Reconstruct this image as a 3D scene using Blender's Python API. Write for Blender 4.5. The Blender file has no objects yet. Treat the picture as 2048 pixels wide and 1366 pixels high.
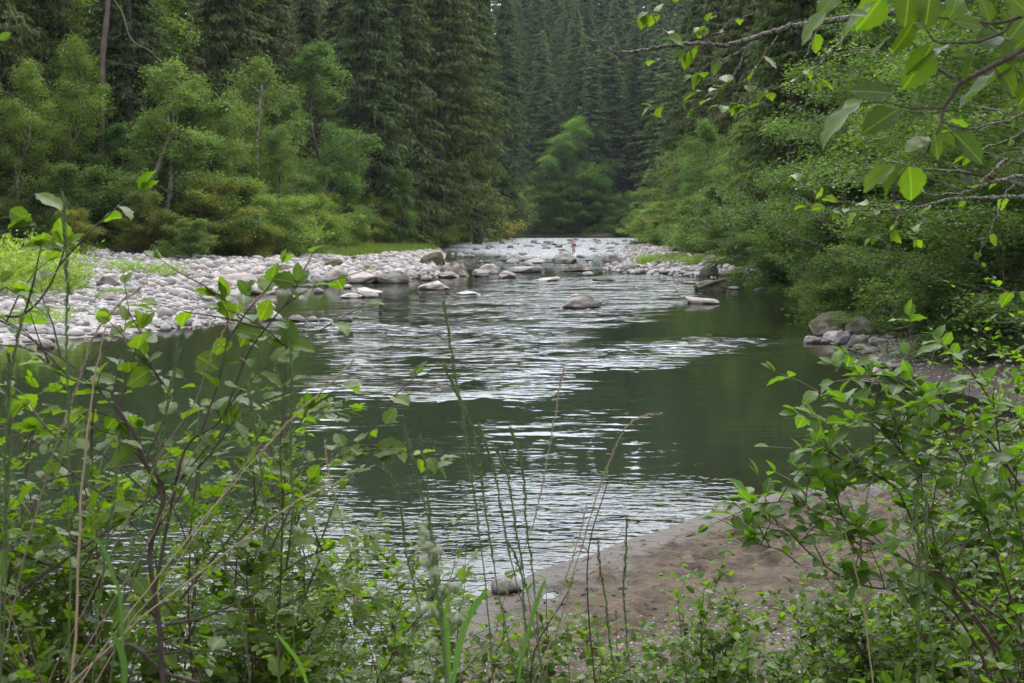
import bpy, math, random
import numpy as np
from mathutils import Vector, Matrix, noise, kdtree

rnd = random.Random(7)
rng = np.random.default_rng(11)
scene = bpy.context.scene
COL = scene.collection

# ---------------------------------------------------------------- camera
CAM = np.array([0.0, 0.0, 3.5])
FPX = 2560.0
PITCH = math.atan((683 - 450) / FPX)
cam_data = bpy.data.cameras.new("camera")
cam_data.sensor_width = 36.0
cam_data.lens = 36.0 * FPX / 2048.0
cam_data.clip_start = 0.1
cam_data.clip_end = 4000
cam_data.dof.use_dof = True
cam_data.dof.focus_distance = 7.0
cam_data.dof.aperture_fstop = 14.0
cam = bpy.data.objects.new("camera", cam_data)
COL.objects.link(cam)
cam.location = CAM
cam.rotation_euler = (math.radians(90) - PITCH, 0, 0)
scene.camera = cam

# ---------------------------------------------------------------- sky, sun, exposure
SUN_EL, SUN_AZ = math.radians(52), math.radians(14)      # azimuth clockwise from +Y (the viewing direction)
world = bpy.data.worlds.new("World")
scene.world = world
world.use_nodes = True
wn = world.node_tree.nodes; wl = world.node_tree.links
wn.clear()
w_out = wn.new("ShaderNodeOutputWorld")
w_bg = wn.new("ShaderNodeBackground"); w_bg.inputs["Strength"].default_value = 0.08
w_sky = wn.new("ShaderNodeTexSky"); w_sky.sky_type = 'NISHITA'; w_sky.sun_disc = False
w_sky.sun_elevation = SUN_EL; w_sky.sun_rotation = SUN_AZ
w_sky.air_density = 1.0; w_sky.dust_density = 2.0
w_cl = wn.new("ShaderNodeBackground")                    # the high overcast layer
w_cl.inputs["Strength"].default_value = 2.3
w_no = wn.new("ShaderNodeTexNoise"); w_no.inputs["Scale"].default_value = 2.2; w_no.inputs["Detail"].default_value = 4
w_tc = wn.new("ShaderNodeTexCoord")
w_rp = wn.new("ShaderNodeValToRGB")
w_rp.color_ramp.elements[0].position = 0.3; w_rp.color_ramp.elements[0].color = (0.72, 0.78, 0.90, 1)
w_rp.color_ramp.elements[1].position = 0.7; w_rp.color_ramp.elements[1].color = (0.98, 0.985, 1.0, 1)
w_add = wn.new("ShaderNodeAddShader")
w_dot = wn.new("ShaderNodeVectorMath"); w_dot.operation = 'DOT_PRODUCT'      # thin cloud glows round the veiled sun
w_dot.inputs[1].default_value = (math.sin(SUN_AZ) * math.cos(SUN_EL), math.cos(SUN_AZ) * math.cos(SUN_EL), math.sin(SUN_EL))
w_nv = wn.new("ShaderNodeVectorMath"); w_nv.operation = 'NORMALIZE'
wl.new(w_tc.outputs["Generated"], w_nv.inputs[0]); wl.new(w_nv.outputs[0], w_dot.inputs[0])
w_gl = wn.new("ShaderNodeMapRange"); w_gl.interpolation_type = 'SMOOTHSTEP'
w_gl.inputs["From Min"].default_value = 0.35; w_gl.inputs["From Max"].default_value = 1.0
w_gl.inputs["To Min"].default_value = 1.75; w_gl.inputs["To Max"].default_value = 4.6
wl.new(w_dot.outputs["Value"], w_gl.inputs["Value"]); wl.new(w_gl.outputs["Result"], w_cl.inputs["Strength"])
wl.new(w_tc.outputs["Generated"], w_no.inputs["Vector"])
wl.new(w_no.outputs["Fac"], w_rp.inputs["Fac"])
wl.new(w_rp.outputs["Color"], w_cl.inputs["Color"])
wl.new(w_sky.outputs["Color"], w_bg.inputs["Color"])
wl.new(w_bg.outputs[0], w_add.inputs[0]); wl.new(w_cl.outputs[0], w_add.inputs[1])
wl.new(w_add.outputs[0], w_out.inputs["Surface"])

sun_data = bpy.data.lights.new("sun", 'SUN')
sun_data.energy = 1.5; sun_data.angle = math.radians(10); sun_data.color = (1.0, 0.95, 0.86)
sun = bpy.data.objects.new("sun", sun_data)
COL.objects.link(sun)
sd_ = Vector((math.sin(SUN_AZ) * math.cos(SUN_EL), math.cos(SUN_AZ) * math.cos(SUN_EL), math.sin(SUN_EL)))
sun.rotation_euler = sd_.to_track_quat('Z', 'Y').to_euler()
sun.location = (0, 0, 200)

scene.view_settings.view_transform = 'Standard'
scene.view_settings.look = 'None'
scene.view_settings.exposure = 0.12
scene.view_settings.gamma = 1.0
scene.view_settings.use_curve_mapping = False
scene.render.engine = 'CYCLES'
scene.cycles.max_bounces = 6
scene.cycles.diffuse_bounces = 3
scene.cycles.glossy_bounces = 3
scene.cycles.transmission_bounces = 4
scene.cycles.transparent_max_bounces = 12
scene.cycles.volume_bounces = 0
scene.cycles.caustics_reflective = False
scene.cycles.caustics_refractive = False
scene.cycles.sample_clamp_indirect = 6.0
scene.cycles.use_denoising = True
scene.cycles.denoising_input_passes = 'RGB_ALBEDO_NORMAL'
scene.cycles.denoising_prefilter = 'ACCURATE'

# ---------------------------------------------------------------- helpers
FWD = np.array([0, math.cos(PITCH), -math.sin(PITCH)])
UPV = np.array([0, math.sin(PITCH), math.cos(PITCH)])
RGT = np.array([1.0, 0, 0])

def at(px, py, d):
    """the place that lies d metres ahead along the sight line of a photograph pixel"""
    return CAM + d * (FWD + (px - 1024) / FPX * RGT + (683 - py) / FPX * UPV)

def onplane(px, py, z=0.0):
    v = FWD + (px - 1024) / FPX * RGT + (683 - py) / FPX * UPV
    return CAM + v * ((z - CAM[2]) / v[2])

def tag(o, label=None, cat=None, group=None, kind=None):
    if label: o["label"] = label
    if cat: o["category"] = cat
    if group: o["group"] = group
    if kind: o["kind"] = kind
    return o

def empty(name, loc=(0, 0, 0), rz=0.0, sc=1.0):
    o = bpy.data.objects.new(name, None)
    o.empty_display_size = 0.2
    COL.objects.link(o)
    o.location = loc; o.rotation_euler = (0, 0, rz)
    o.scale = (sc, sc, sc) if not hasattr(sc, "__len__") else sc
    return o

def link(name, me, parent=None):
    o = bpy.data.objects.new(name, me)
    COL.objects.link(o)
    if parent is not None: o.parent = parent
    return o

class MB:
    """collects polygons (tris and quads) with a tint per face and uv per vertex"""
    def __init__(self):
        self.V = []; self.L = []; self.S = []; self.T = []; self.U = []; self.n = 0
    def add(self, V, F, tint=0.5, uv=None):
        V = np.asarray(V, float); F = np.asarray(F, int)
        if len(F) == 0: return
        self.V.append(V); self.L.append((F + self.n).ravel()); self.S.append(np.full(len(F), F.shape[1]))
        self.T.append(np.full(len(F), tint) if np.isscalar(tint) else np.asarray(tint, float))
        self.U.append(np.zeros((len(V), 2)) if uv is None else np.asarray(uv, float))
        self.n += len(V)
    def tube(self, pts, radii, sides=6, tint=0.5, cap=True):
        pts = np.asarray(pts, float); n = len(pts)
        if np.isscalar(radii): radii = np.full(n, radii)
        tan = np.gradient(pts, axis=0); tan /= (np.linalg.norm(tan, axis=1, keepdims=True) + 1e-9)
        ref = np.array([0.31, 0.17, 0.93]) if abs(tan[0][2]) < 0.9 else np.array([0.93, 0.3, 0.1])
        ring = []
        a = np.linspace(0, 2 * np.pi, sides, endpoint=False)
        u = np.cross(tan[0], ref); u /= np.linalg.norm(u)
        for i in range(n):
            u = u - tan[i] * np.dot(u, tan[i]); u /= (np.linalg.norm(u) + 1e-9)
            w = np.cross(tan[i], u)
            ring.append(pts[i] + radii[i] * (np.cos(a)[:, None] * u + np.sin(a)[:, None] * w))
        V = np.concatenate(ring)
        i = np.arange(n - 1)[:, None] * sides; j = np.arange(sides)[None, :]; k = (j + 1) % sides
        F = np.stack([i + j, i + k, i + sides + k, i + sides + j], -1).reshape(-1, 4)
        L = np.concatenate([[0], np.cumsum(np.linalg.norm(np.diff(pts, axis=0), axis=1))])
        uv = np.stack([np.tile(a / 6.2832, n), np.repeat(L, sides)], 1)
        self.add(V, F, tint, uv)
    def mesh(self, name, mat, smooth=True):
        me = bpy.data.meshes.new(name)
        V = np.concatenate(self.V); L = np.concatenate(self.L); S = np.concatenate(self.S)
        me.vertices.add(len(V)); me.vertices.foreach_set("co", V.astype(np.float32).ravel())
        me.loops.add(len(L)); me.loops.foreach_set("vertex_index", L.astype(np.int32))
        me.polygons.add(len(S))
        st = np.concatenate([[0], np.cumsum(S)[:-1]])
        me.polygons.foreach_set("loop_start", st.astype(np.int32))
        me.polygons.foreach_set("loop_total", S.astype(np.int32))
        me.polygons.foreach_set("use_smooth", np.full(len(S), smooth))
        at_ = me.attributes.new("tint", 'FLOAT', 'FACE')
        at_.data.foreach_set("value", np.concatenate(self.T).astype(np.float32))
        uvl = me.uv_layers.new(name="UVMap")
        U = np.concatenate(self.U)[L]
        uvl.data.foreach_set("uv", U.astype(np.float32).ravel())
        me.materials.append(mat)
        me.update(calc_edges=True)
        return me
    def build(self, name, mat, parent=None, smooth=True):
        return link(name, self.mesh(name, mat, smooth), parent)

def smoothpath(P, n=4):
    """Catmull-Rom through control points"""
    P = np.asarray(P, float)
    if len(P) < 3 or n < 2: return P
    Q = np.concatenate([[2 * P[0] - P[1]], P, [2 * P[-1] - P[-2]]])
    out = []
    for i in range(1, len(Q) - 2):
        for t in np.linspace(0, 1, n, endpoint=False):
            a, b, c, d = Q[i - 1], Q[i], Q[i + 1], Q[i + 2]
            out.append(0.5 * ((2 * b) + (-a + c) * t + (2 * a - 5 * b + 4 * c - d) * t * t + (-a + 3 * b - 3 * c + d) * t ** 3))
    out.append(P[-1])
    return np.array(out)

def unit(v):
    v = np.asarray(v, float)
    return v / (np.linalg.norm(v, axis=-1, keepdims=True) + 1e-9)

# ---------------------------------------------------------------- node helpers
def newmat(name):
    m = bpy.data.materials.new(name); m.use_nodes = True
    nt = m.node_tree; nt.nodes.clear()
    return m, nt
def N(nt, typ, **kw):
    n = nt.nodes.new(typ)
    for k, v in kw.items():
        if k.startswith("i_"):
            key = k[2:].replace("_", " ")
            n.inputs[key].default_value = v
        else: setattr(n, k, v)
    return n
def LK(nt, a, b): nt.links.new(a, b)
def mathn(nt, op, a, b=None, clamp=False):
    n = nt.nodes.new("ShaderNodeMath"); n.operation = op; n.use_clamp = clamp
    for i, x in enumerate((a, b)):
        if x is None: continue
        if isinstance(x, (int, float)): n.inputs[i].default_value = x
        else: nt.links.new(x, n.inputs[i])
    return n.outputs[0]
def mixc(nt, fac, a, b, mode='MIX'):
    n = nt.nodes.new("ShaderNodeMix"); n.data_type = 'RGBA'; n.blend_type = mode
    for inp, x in ((n.inputs[0], fac), (n.inputs[6], a), (n.inputs[7], b)):
        if isinstance(x, (int, float)): inp.default_value = x
        elif isinstance(x, tuple): inp.default_value = (*x, 1) if len(x) == 3 else x
        else: nt.links.new(x, inp)
    return n.outputs[2]
def ramp(nt, fac, stops):
    n = nt.nodes.new("ShaderNodeValToRGB")
    el = n.color_ramp.elements
    while len(el) < len(stops): el.new(0.5)
    for e, (p, c) in zip(el, stops):
        e.position = p; e.color = (*c, 1) if len(c) == 3 else c
    nt.links.new(fac, n.inputs[0])
    return n.outputs[0]
def noisen(nt, scale, detail=3, vec=None, rough=0.55, out="Fac"):
    n = nt.nodes.new("ShaderNodeTexNoise")
    n.inputs["Scale"].default_value = scale; n.inputs["Detail"].default_value = detail; n.inputs["Roughness"].default_value = rough
    if vec is not None: nt.links.new(vec, n.inputs["Vector"])
    return n.outputs[out]
def attr(nt, name, out="Fac"):
    n = nt.nodes.new("ShaderNodeAttribute"); n.attribute_name = name
    return n.outputs[out]

# ---------------------------------------------------------------- materials
def leaf_mat(name, dark, light, transl=0.35, rough=0.45, spec=0.5, objtint=True, veins=False, back=None):
    m, nt = newmat(name)
    out = N(nt, "ShaderNodeOutputMaterial")
    tint = attr(nt, "tint")
    oi = N(nt, "ShaderNodeObjectInfo")
    f = tint
    if veins:
        f = mathn(nt, 'ADD', mathn(nt, 'MULTIPLY', tint, 0.4), mathn(nt, 'MULTIPLY', oi.outputs["Random"], 0.6))
    col = mixc(nt, f, dark, light)
    if objtint:
        col = mixc(nt, 1.0, col, oi.outputs["Color"], 'MULTIPLY')
    tc = N(nt, "ShaderNodeTexCoord")
    nz = noisen(nt, 0.9 if not veins else 60, 3, tc.outputs["Object"])
    col = mixc(nt, mathn(nt, 'MULTIPLY', nz, 0.35), col, mixc(nt, 1.0, col, (1.35, 1.2, 0.7), 'MULTIPLY'))
    pb = N(nt, "ShaderNodeBsdfPrincipled")
    pb.inputs["Roughness"].default_value = rough
    pb.inputs["Specular IOR Level"].default_value = spec
    if veins:
        uv = N(nt, "ShaderNodeUVMap")
        sx = N(nt, "ShaderNodeSeparateXYZ"); LK(nt, uv.outputs[0], sx.inputs[0])
        av = mathn(nt, 'ABSOLUTE', sx.outputs[1])
        ph = mathn(nt, 'MULTIPLY', mathn(nt, 'SUBTRACT', sx.outputs[0], mathn(nt, 'MULTIPLY', av, 0.32)), 58.0)
        s = mathn(nt, 'POWER', mathn(nt, 'ABSOLUTE', mathn(nt, 'SINE', ph)), 0.28)
        mid = mathn(nt, 'MULTIPLY', av, 14.0, True)
        v = mathn(nt, 'MULTIPLY', s, mid)
        col2 = mixc(nt, mathn(nt, 'SUBTRACT', 1.0, v), col, mixc(nt, 0.5, col, (0.30, 0.40, 0.10)))
        bl = mathn(nt, 'MULTIPLY', mathn(nt, 'GREATER_THAN', noisen(nt, 9, 3, tc.outputs["Object"]), 0.70), 0.75)
        col2 = mixc(nt, bl, col2, (0.10, 0.07, 0.02))
        bp = N(nt, "ShaderNodeBump"); bp.inputs["Strength"].default_value = 0.4; bp.inputs["Distance"].default_value = 0.0008
        LK(nt, v, bp.inputs["Height"]); LK(nt, bp.outputs[0], pb.inputs["Normal"])
        col = col2
    LK(nt, col, pb.inputs["Base Color"])
    tr = N(nt, "ShaderNodeBsdfTranslucent")
    LK(nt, mixc(nt, 1.0, col, (1.9, 2.3, 0.5), 'MULTIPLY'), tr.inputs["Color"])
    mx = N(nt, "ShaderNodeMixShader"); mx.inputs[0].default_value = transl
    LK(nt, pb.outputs[0], mx.inputs[1]); LK(nt, tr.outputs[0], mx.inputs[2])
    LK(nt, mx.outputs[0], out.inputs[0])
    return m

def bark_mat(name, c1, c2, moss=(0.07, 0.06, 0.012), mossamt=0.4, scale=6.0, lichen=0.0):
    m, nt = newmat(name)
    out = N(nt, "ShaderNodeOutputMaterial"); pb = N(nt, "ShaderNodeBsdfPrincipled")
    tc = N(nt, "ShaderNodeTexCoord")
    mp = N(nt, "ShaderNodeMapping"); mp.inputs["Scale"].default_value = (1, 1, 0.25); LK(nt, tc.outputs["Object"], mp.inputs[0])
    n1 = noisen(nt, scale, 5, mp.outputs[0], 0.7)
    col = ramp(nt, n1, [(0.3, c1), (0.7, c2)])
    if lichen:
        l = noisen(nt, scale * 2.5, 3, tc.outputs["Object"])
        col = mixc(nt, mathn(nt, 'MULTIPLY', mathn(nt, 'GREATER_THAN', l, 0.5), lichen), col, (0.34, 0.33, 0.29))
    if mossamt:
        n2 = noisen(nt, scale * 0.35, 3, tc.outputs["Object"])
        ms = ramp(nt, n2, [(0.62 - 0.3 * mossamt, (0, 0, 0)), (0.72 - 0.3 * mossamt, (1, 1, 1))])
        col = mixc(nt, ms, col, moss)
    LK(nt, col, pb.inputs["Base Color"]); pb.inputs["Roughness"].default_value = 0.9
    bp = N(nt, "ShaderNodeBump"); bp.inputs["Strength"].default_value = 0.7; bp.inputs["Distance"].default_value = 0.02
    LK(nt, n1, bp.inputs["Height"]); LK(nt, bp.outputs[0], pb.inputs["Normal"])
    LK(nt, pb.outputs[0], out.inputs[0])
    return m

def rock_mat(name, objinfo=True):
    """stone: object colour red = moss amount, green = lightness, blue = warmth; facewise tint on joined cobbles"""
    m, nt = newmat(name)
    out = N(nt, "ShaderNodeOutputMaterial"); pb = N(nt, "ShaderNodeBsdfPrincipled")
    tc = N(nt, "ShaderNodeTexCoord"); geo = N(nt, "ShaderNodeNewGeometry")
    n1 = noisen(nt, 3.0, 6, tc.outputs["Object"], 0.65)
    n2 = noisen(nt, 28.0, 3, geo.outputs["Position"])
    base = ramp(nt, n1, [(0.3, (0.17, 0.158, 0.145)), (0.5, (0.29, 0.272, 0.255)), (0.75, (0.41, 0.39, 0.37))])
    base = mixc(nt, mathn(nt, 'MULTIPLY', n2, 0.35), base, (0.2, 0.185, 0.175))
    n4 = noisen(nt, 0.9, 5, geo.outputs["Position"], 0.7)
    base = mixc(nt, ramp(nt, n4, [(0.52, (0, 0, 0)), (0.62, (0.65, 0.65, 0.65))]), base, mixc(nt, 1.0, base, (0.48, 0.46, 0.44), 'MULTIPLY'))
    sz = N(nt, "ShaderNodeSeparateXYZ"); LK(nt, geo.outputs["Position"], sz.inputs[0])
    sn = N(nt, "ShaderNodeSeparateXYZ"); LK(nt, geo.outputs["Normal"], sn.inputs[0])
    if objinfo:
        oi = N(nt, "ShaderNodeObjectInfo"); sc_ = N(nt, "ShaderNodeSeparateColor"); LK(nt, oi.outputs["Color"], sc_.inputs[0])
        hsv = N(nt, "ShaderNodeHueSaturation"); LK(nt, base, hsv.inputs["Color"]); LK(nt, sc_.outputs[1], hsv.inputs["Value"])
        base = mixc(nt, sc_.outputs[2], hsv.outputs[0], mixc(nt, 1.0, hsv.outputs[0], (1.08, 0.95, 0.86), 'MULTIPLY'))
        n3 = noisen(nt, 1.6, 4, geo.outputs["Position"], 0.6)
        mval = mathn(nt, 'ADD', mathn(nt, 'MULTIPLY', sn.outputs[2], 0.35), mathn(nt, 'MULTIPLY', n3, 0.9))
        mval = mathn(nt, 'SUBTRACT', mathn(nt, 'ADD', mval, mathn(nt, 'MULTIPLY', sc_.outputs[0], 1.0)), 0.98)
        mf = mathn(nt, 'MULTIPLY', mathn(nt, 'MULTIPLY', mval, 9.0, True), mathn(nt, 'MULTIPLY', sc_.outputs[0], 30.0, True), True)
        mc = ramp(nt, n2, [(0.3, (0.026, 0.024, 0.008)), (0.6, (0.062, 0.050, 0.013)), (0.8, (0.10, 0.070, 0.018))])
        base = mixc(nt, mf, base, mc)
    else:
        t = attr(nt, "tint")
        base = mixc(nt, 1.0, base, ramp(nt, t, [(0, (0.55, 0.54, 0.55)), (0.35, (0.95, 0.93, 0.93)), (0.8, (1.3, 1.27, 1.25)), (1.0, (1.15, 0.95, 0.85))]), 'MULTIPLY')
    wet = mathn(nt, 'SUBTRACT', 1.0, mathn(nt, 'MULTIPLY', mathn(nt, 'SUBTRACT', sz.outputs[2], mathn(nt, 'MULTIPLY', n1, 0.08)), 22.0, True))
    base = mixc(nt, wet, base, mixc(nt, 1.0, base, (0.33, 0.30, 0.26), 'MULTIPLY'))
    LK(nt, base, pb.inputs["Base Color"])
    LK(nt, mathn(nt, 'SUBTRACT', 0.85, mathn(nt, 'MULTIPLY', wet, 0.5)), pb.inputs["Roughness"])
    bp = N(nt, "ShaderNodeBump"); bp.inputs["Strength"].default_value = 0.5; bp.inputs["Distance"].default_value = 0.03
    LK(nt, mathn(nt, 'ADD', n1, mathn(nt, 'MULTIPLY', n2, 0.3)), bp.inputs["Height"]); LK(nt, bp.outputs[0], pb.inputs["Normal"])
    LK(nt, pb.outputs[0], out.inputs[0])
    return m

def simple_mat(name, col, rough=0.8, transl=0.0, var=0.3, scale=20):
    m, nt = newmat(name)
    out = N(nt, "ShaderNodeOutputMaterial"); pb = N(nt, "ShaderNodeBsdfPrincipled")
    tc = N(nt, "ShaderNodeTexCoord")
    n1 = noisen(nt, scale, 3, tc.outputs["Object"])
    c = mixc(nt, n1, tuple(x * (1 - var) for x in col), tuple(min(1, x * (1 + var)) for x in col))
    LK(nt, c, pb.inputs["Base Color"]); pb.inputs["Roughness"].default_value = rough
    if transl:
        tr = N(nt, "ShaderNodeBsdfTranslucent"); LK(nt, mixc(nt, 1.0, c, (1.6, 1.7, 0.8), 'MULTIPLY'), tr.inputs[0])
        mx = N(nt, "ShaderNodeMixShader"); mx.inputs[0].default_value = transl
        LK(nt, pb.outputs[0], mx.inputs[1]); LK(nt, tr.outputs[0], mx.inputs[2]); LK(nt, mx.outputs[0], out.inputs[0])
    else: LK(nt, pb.outputs[0], out.inputs[0])
    return m

M_ROCK = rock_mat("stone"); M_COBBLE = rock_mat("cobble_stone", False)
M_BARK = bark_mat("bark", (0.055, 0.042, 0.034), (0.14, 0.11, 0.09), mossamt=0.45)
M_BARKG = bark_mat("grey_bark", (0.07, 0.06, 0.05), (0.20, 0.185, 0.16), mossamt=0.45)
M_BARKD = bark_mat("conifer_bark", (0.05, 0.037, 0.032), (0.13, 0.095, 0.08), mossamt=0.1, scale=4)
M_BARKM = bark_mat("orange_moss_bark", (0.06, 0.04, 0.02), (0.12, 0.08, 0.04), moss=(0.17, 0.085, 0.012), mossamt=1.0)
M_TWIG = bark_mat("twig_bark", (0.035, 0.024, 0.018), (0.11, 0.08, 0.06), mossamt=0.0, scale=60)
M_TWIGL = bark_mat("lichen_twig", (0.035, 0.027, 0.022), (0.10, 0.08, 0.065), mossamt=0.25, scale=45, lichen=0.55, moss=(0.12, 0.075, 0.015))
M_ALDER = leaf_mat("alder_leaf", (0.040, 0.066, 0.020), (0.155, 0.192, 0.066), 0.35, 0.5, 0.3)
M_WILLOW = leaf_mat("willow_leaf", (0.060, 0.088, 0.026), (0.175, 0.210, 0.074), 0.38, 0.5, 0.3)
M_MAPLE = leaf_mat("maple_leaf", (0.032, 0.062, 0.022), (0.120, 0.170, 0.060), 0.35, 0.5, 0.3)
M_NEEDLE = leaf_mat("needles", (0.020, 0.036, 0.016), (0.088, 0.116, 0.046), 0.18, 0.7, 0.12)
M_MOSSH = simple_mat("hanging_moss", (0.13, 0.14, 0.07), transl=0.2)
M_GRASS = leaf_mat("grass_blades", (0.07, 0.11, 0.03), (0.14, 0.18, 0.06), 0.35)
# ================================================================ the land
shore_px = [(900, 1250), (970, 1180), (1035, 1160), (1100, 1130), (1170, 1112), (1250, 1080), (1330, 1056), (1400, 1030), (1500, 995),
            (1600, 978), (1700, 970), (1850, 958), (1960, 945), (2060, 910), (2090, 860), (2040, 818), (1950, 795),
            (1880, 775), (1800, 745), (1750, 715), (1690, 695), (1640, 682), (1625, 655), (1640, 620), (1600, 588), (1560, 572),
            (1540, 560), (1500, 552), (1400, 549), (1250, 546), (1205, 536), (1225, 520), (1236, 510), (1246, 500), (1290, 486),
            (1302, 479), (1302, 473.5), (1200, 472.5), (1050, 472), (960, 474), (950, 480), (905, 489), (880, 497), (895, 508),
            (890, 520), (900, 531), (860, 546), (820, 560), (760, 566), (600, 568), (555, 574), (540, 586), (440, 590), (395, 600),
            (410, 618), (480, 632), (470, 642), (380, 655), (280, 662), (180, 674), (80, 686), (0, 694), (-150, 707), (-500, 735)]
WP = [(-70, 8.0), (-12, 8.3), (-5, 8.7), (-2, 9.2), (-0.9, 9.9)] + [tuple(onplane(*p)[:2]) for p in shore_px] + [(-70, 31)]
WP = np.array(WP)

def seg_dist(P, A, B):
    d = B - A; t = np.clip(((P - A) @ d) / (d @ d + 1e-12), 0, 1)
    return np.linalg.norm(P - (A + t[:, None] * d), axis=1)
def poly_sd(P, poly):
    """signed distance: positive outside the polygon"""
    P = np.asarray(P, float); D = np.full(len(P), 1e9); ins = np.zeros(len(P), bool)
    n = len(poly)
    for i in range(n):
        A, B = poly[i], poly[(i + 1) % n]
        D = np.minimum(D, seg_dist(P, A, B))
        c = ((A[1] > P[:, 1]) != (B[1] > P[:, 1]))
        with np.errstate(divide='ignore', invalid='ignore'):
            x = (B[0] - A[0]) * (P[:, 1] - A[1]) / (B[1] - A[1]) + A[0]
        ins ^= c & (P[:, 0] < x)
    return np.where(ins, -D, D)

def vnoise(x, y, s, seed=0):
    """cheap smooth value noise"""
    x = np.asarray(x) * s; y = np.asarray(y) * s
    xi = np.floor(x).astype(np.int64); yi = np.floor(y).astype(np.int64); fx = x - xi; fy = y - yi
    def h(a, b):
        k = (a * 374761393 + b * 668265263 + seed * 974634777) & 0x7fffffff
        k = ((k ^ (k >> 13)) * 1274126177) & 0x7fffffff
        return (k ^ (k >> 16)).astype(float) % 10007 / 10007.0
    fx = fx * fx * (3 - 2 * fx); fy = fy * fy * (3 - 2 * fy)
    return (h(xi, yi) * (1 - fx) + h(xi + 1, yi) * fx) * (1 - fy) + (h(xi, yi + 1) * (1 - fx) + h(xi + 1, yi + 1) * fx) * fy
def fbm(x, y, s, o=3, seed=0):
    r = 0; a = 1; t = 0
    for i in range(o):
        r = r + a * vnoise(x, y, s * 2 ** i, seed + i); t += a; a *= 0.5
    return r / t - 0.5

def sstep(a, b, x):
    t = np.clip((x - a) / (b - a), 0, 1); return t * t * (3 - 2 * t)

FOOT = None
def land_height(x, y):
    x = np.asarray(x, float).ravel(); y = np.asarray(y, float).ravel()
    P = np.stack([x, y], 1)
    sd = poly_sd(P, WP)
    # which bank: the left (far side) gravel bar, the near sand, the right bank
    left = sstep(0, 1, (-(x + 2) * 0.4 + (y - 22) * 0.1)) * sstep(28, 36, y)
    near = 1 - sstep(17, 22, y)
    far = sstep(300, 380, y)
    s = np.maximum(sd, 0)
    h_near = 0.22 * (1 - np.exp(-s / 2.8)) + 0.02 * s
    ramp_ = np.clip(1.95 - 0.205 * y, 0, 3) * sstep(0.2, 3.0, s)
    ramp_ = ramp_ + 0.55 * sstep(4.5, 9.0, x) * sstep(19, 14, y) * sstep(0.4, 2.5, s)
    h_near = np.maximum(h_near, ramp_)
    h_left = 0.030 * s + 0.25 * (1 - np.exp(-s / 3)) + 0.9 * sstep(18, 34, s) + 0.6 * np.maximum(s - 38, 0)
    h_right = 0.35 * (1 - np.exp(-s / 1.5)) + 1.2 * sstep(1.5, 6, s) + 0.30 * np.maximum(s - 14, 0)
    rbar = sstep(80, 92, y) * (1 - sstep(260, 300, y))
    h_right = h_right * (1 - rbar) + rbar * (0.2 * (1 - np.exp(-s / 3)) + 0.02 * s + 1.2 * sstep(9, 15, s) + 0.35 * np.maximum(s - 22, 0))
    h_far = 1.6 * (1 - np.exp(-s / 2.5)) + 0.60 * np.maximum(s - 10, 0)
    h = h_right
    h = h * (1 - left) + h_left * left
    h = h * (1 - near) + h_near * near
    h = h * (1 - far) + h_far * far
    h = 105 * np.tanh(h / 105)
    h = h + fbm(x, y, 0.15, 3, 3) * 0.5 * sstep(6, 20, s) + fbm(x, y, 0.03, 3, 8) * 14 * sstep(40, 120, s)
    d = np.minimum(sd, 0)
    sh = 1 - near
    bed = -(1.25 * (1 - np.exp(d / 4.0)) * (1 - 0.35 * sh)) - 0.02 + 0.0
    bed = bed + fbm(x, y, 0.5, 3, 5) * 0.12 * sstep(0.5, 4, -d)
    h = np.where(sd > 0, h, bed)
    return h, sd

def axis(dense0, dense1, step, lo, hi, g=1.06, mx=14):
    a = list(np.arange(dense0, dense1, step)); s = step; v = a[-1]
    while v < hi: s = min(s * g, mx); v += s; a.append(v)
    s = step; v = a[0]; b = []
    while v > lo: s = min(s * g, mx); v -= s; b.append(v)
    return np.array(b[::-1] + a)
gx = axis(-2.0, 9.5, 0.06, -420, 420); gy = axis(8.0, 19.0, 0.06, -60, 950, 1.03, 12)
GX, GY = np.meshgrid(gx, gy)
HZ, SDG = land_height(GX, GY)
# trodden sand: hollows of old footprints and small ridges
sandm = sstep(0.15, 0.9, SDG) * (GY.ravel() < 19) * (GY.ravel() > 8)
fx_, fy_ = GX.ravel(), GY.ravel()
rel = fbm(fx_, fy_, 0.9, 2, 21) * 0.12 + fbm(fx_, fy_, 2.6, 3, 31) * 0.13 - np.abs(fbm(fx_, fy_, 5.0, 2, 33)) * 0.12
fidx = np.where(sandm > 0.01)[0]
sub = np.zeros(len(fidx)); fr_ = np.random.default_rng(5)
for k in range(560):
    cx, cy = fr_.uniform(-1, 9.5), fr_.uniform(8.5, 18.0); an = fr_.uniform(0, 3.14); dp = fr_.uniform(0.025, 0.085)
    dx = fx_[fidx] - cx; dy = fy_[fidx] - cy
    q = ((dx * math.cos(an) + dy * math.sin(an)) / 0.19) ** 2 + ((-dx * math.sin(an) + dy * math.cos(an)) / 0.10) ** 2
    sub += dp * (-np.exp(-q * 1.2) + 0.55 * np.exp(-(np.sqrt(q) - 1.6) ** 2 * 4))
rel[fidx] += sub
HZ = HZ + rel * sandm
def ground_z(x, y):
    i = np.clip(np.searchsorted(gx, x) - 1, 0, len(gx) - 2); j = np.clip(np.searchsorted(gy, y) - 1, 0, len(gy) - 2)
    Z = HZ.reshape(GX.shape)
    u = (x - gx[i]) / (gx[i + 1] - gx[i]); v = (y - gy[j]) / (gy[j + 1] - gy[j])
    return float(Z[j, i] * (1 - u) * (1 - v) + Z[j, i + 1] * u * (1 - v) + Z[j + 1, i] * (1 - u) * v + Z[j + 1, i + 1] * u * v)

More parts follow.
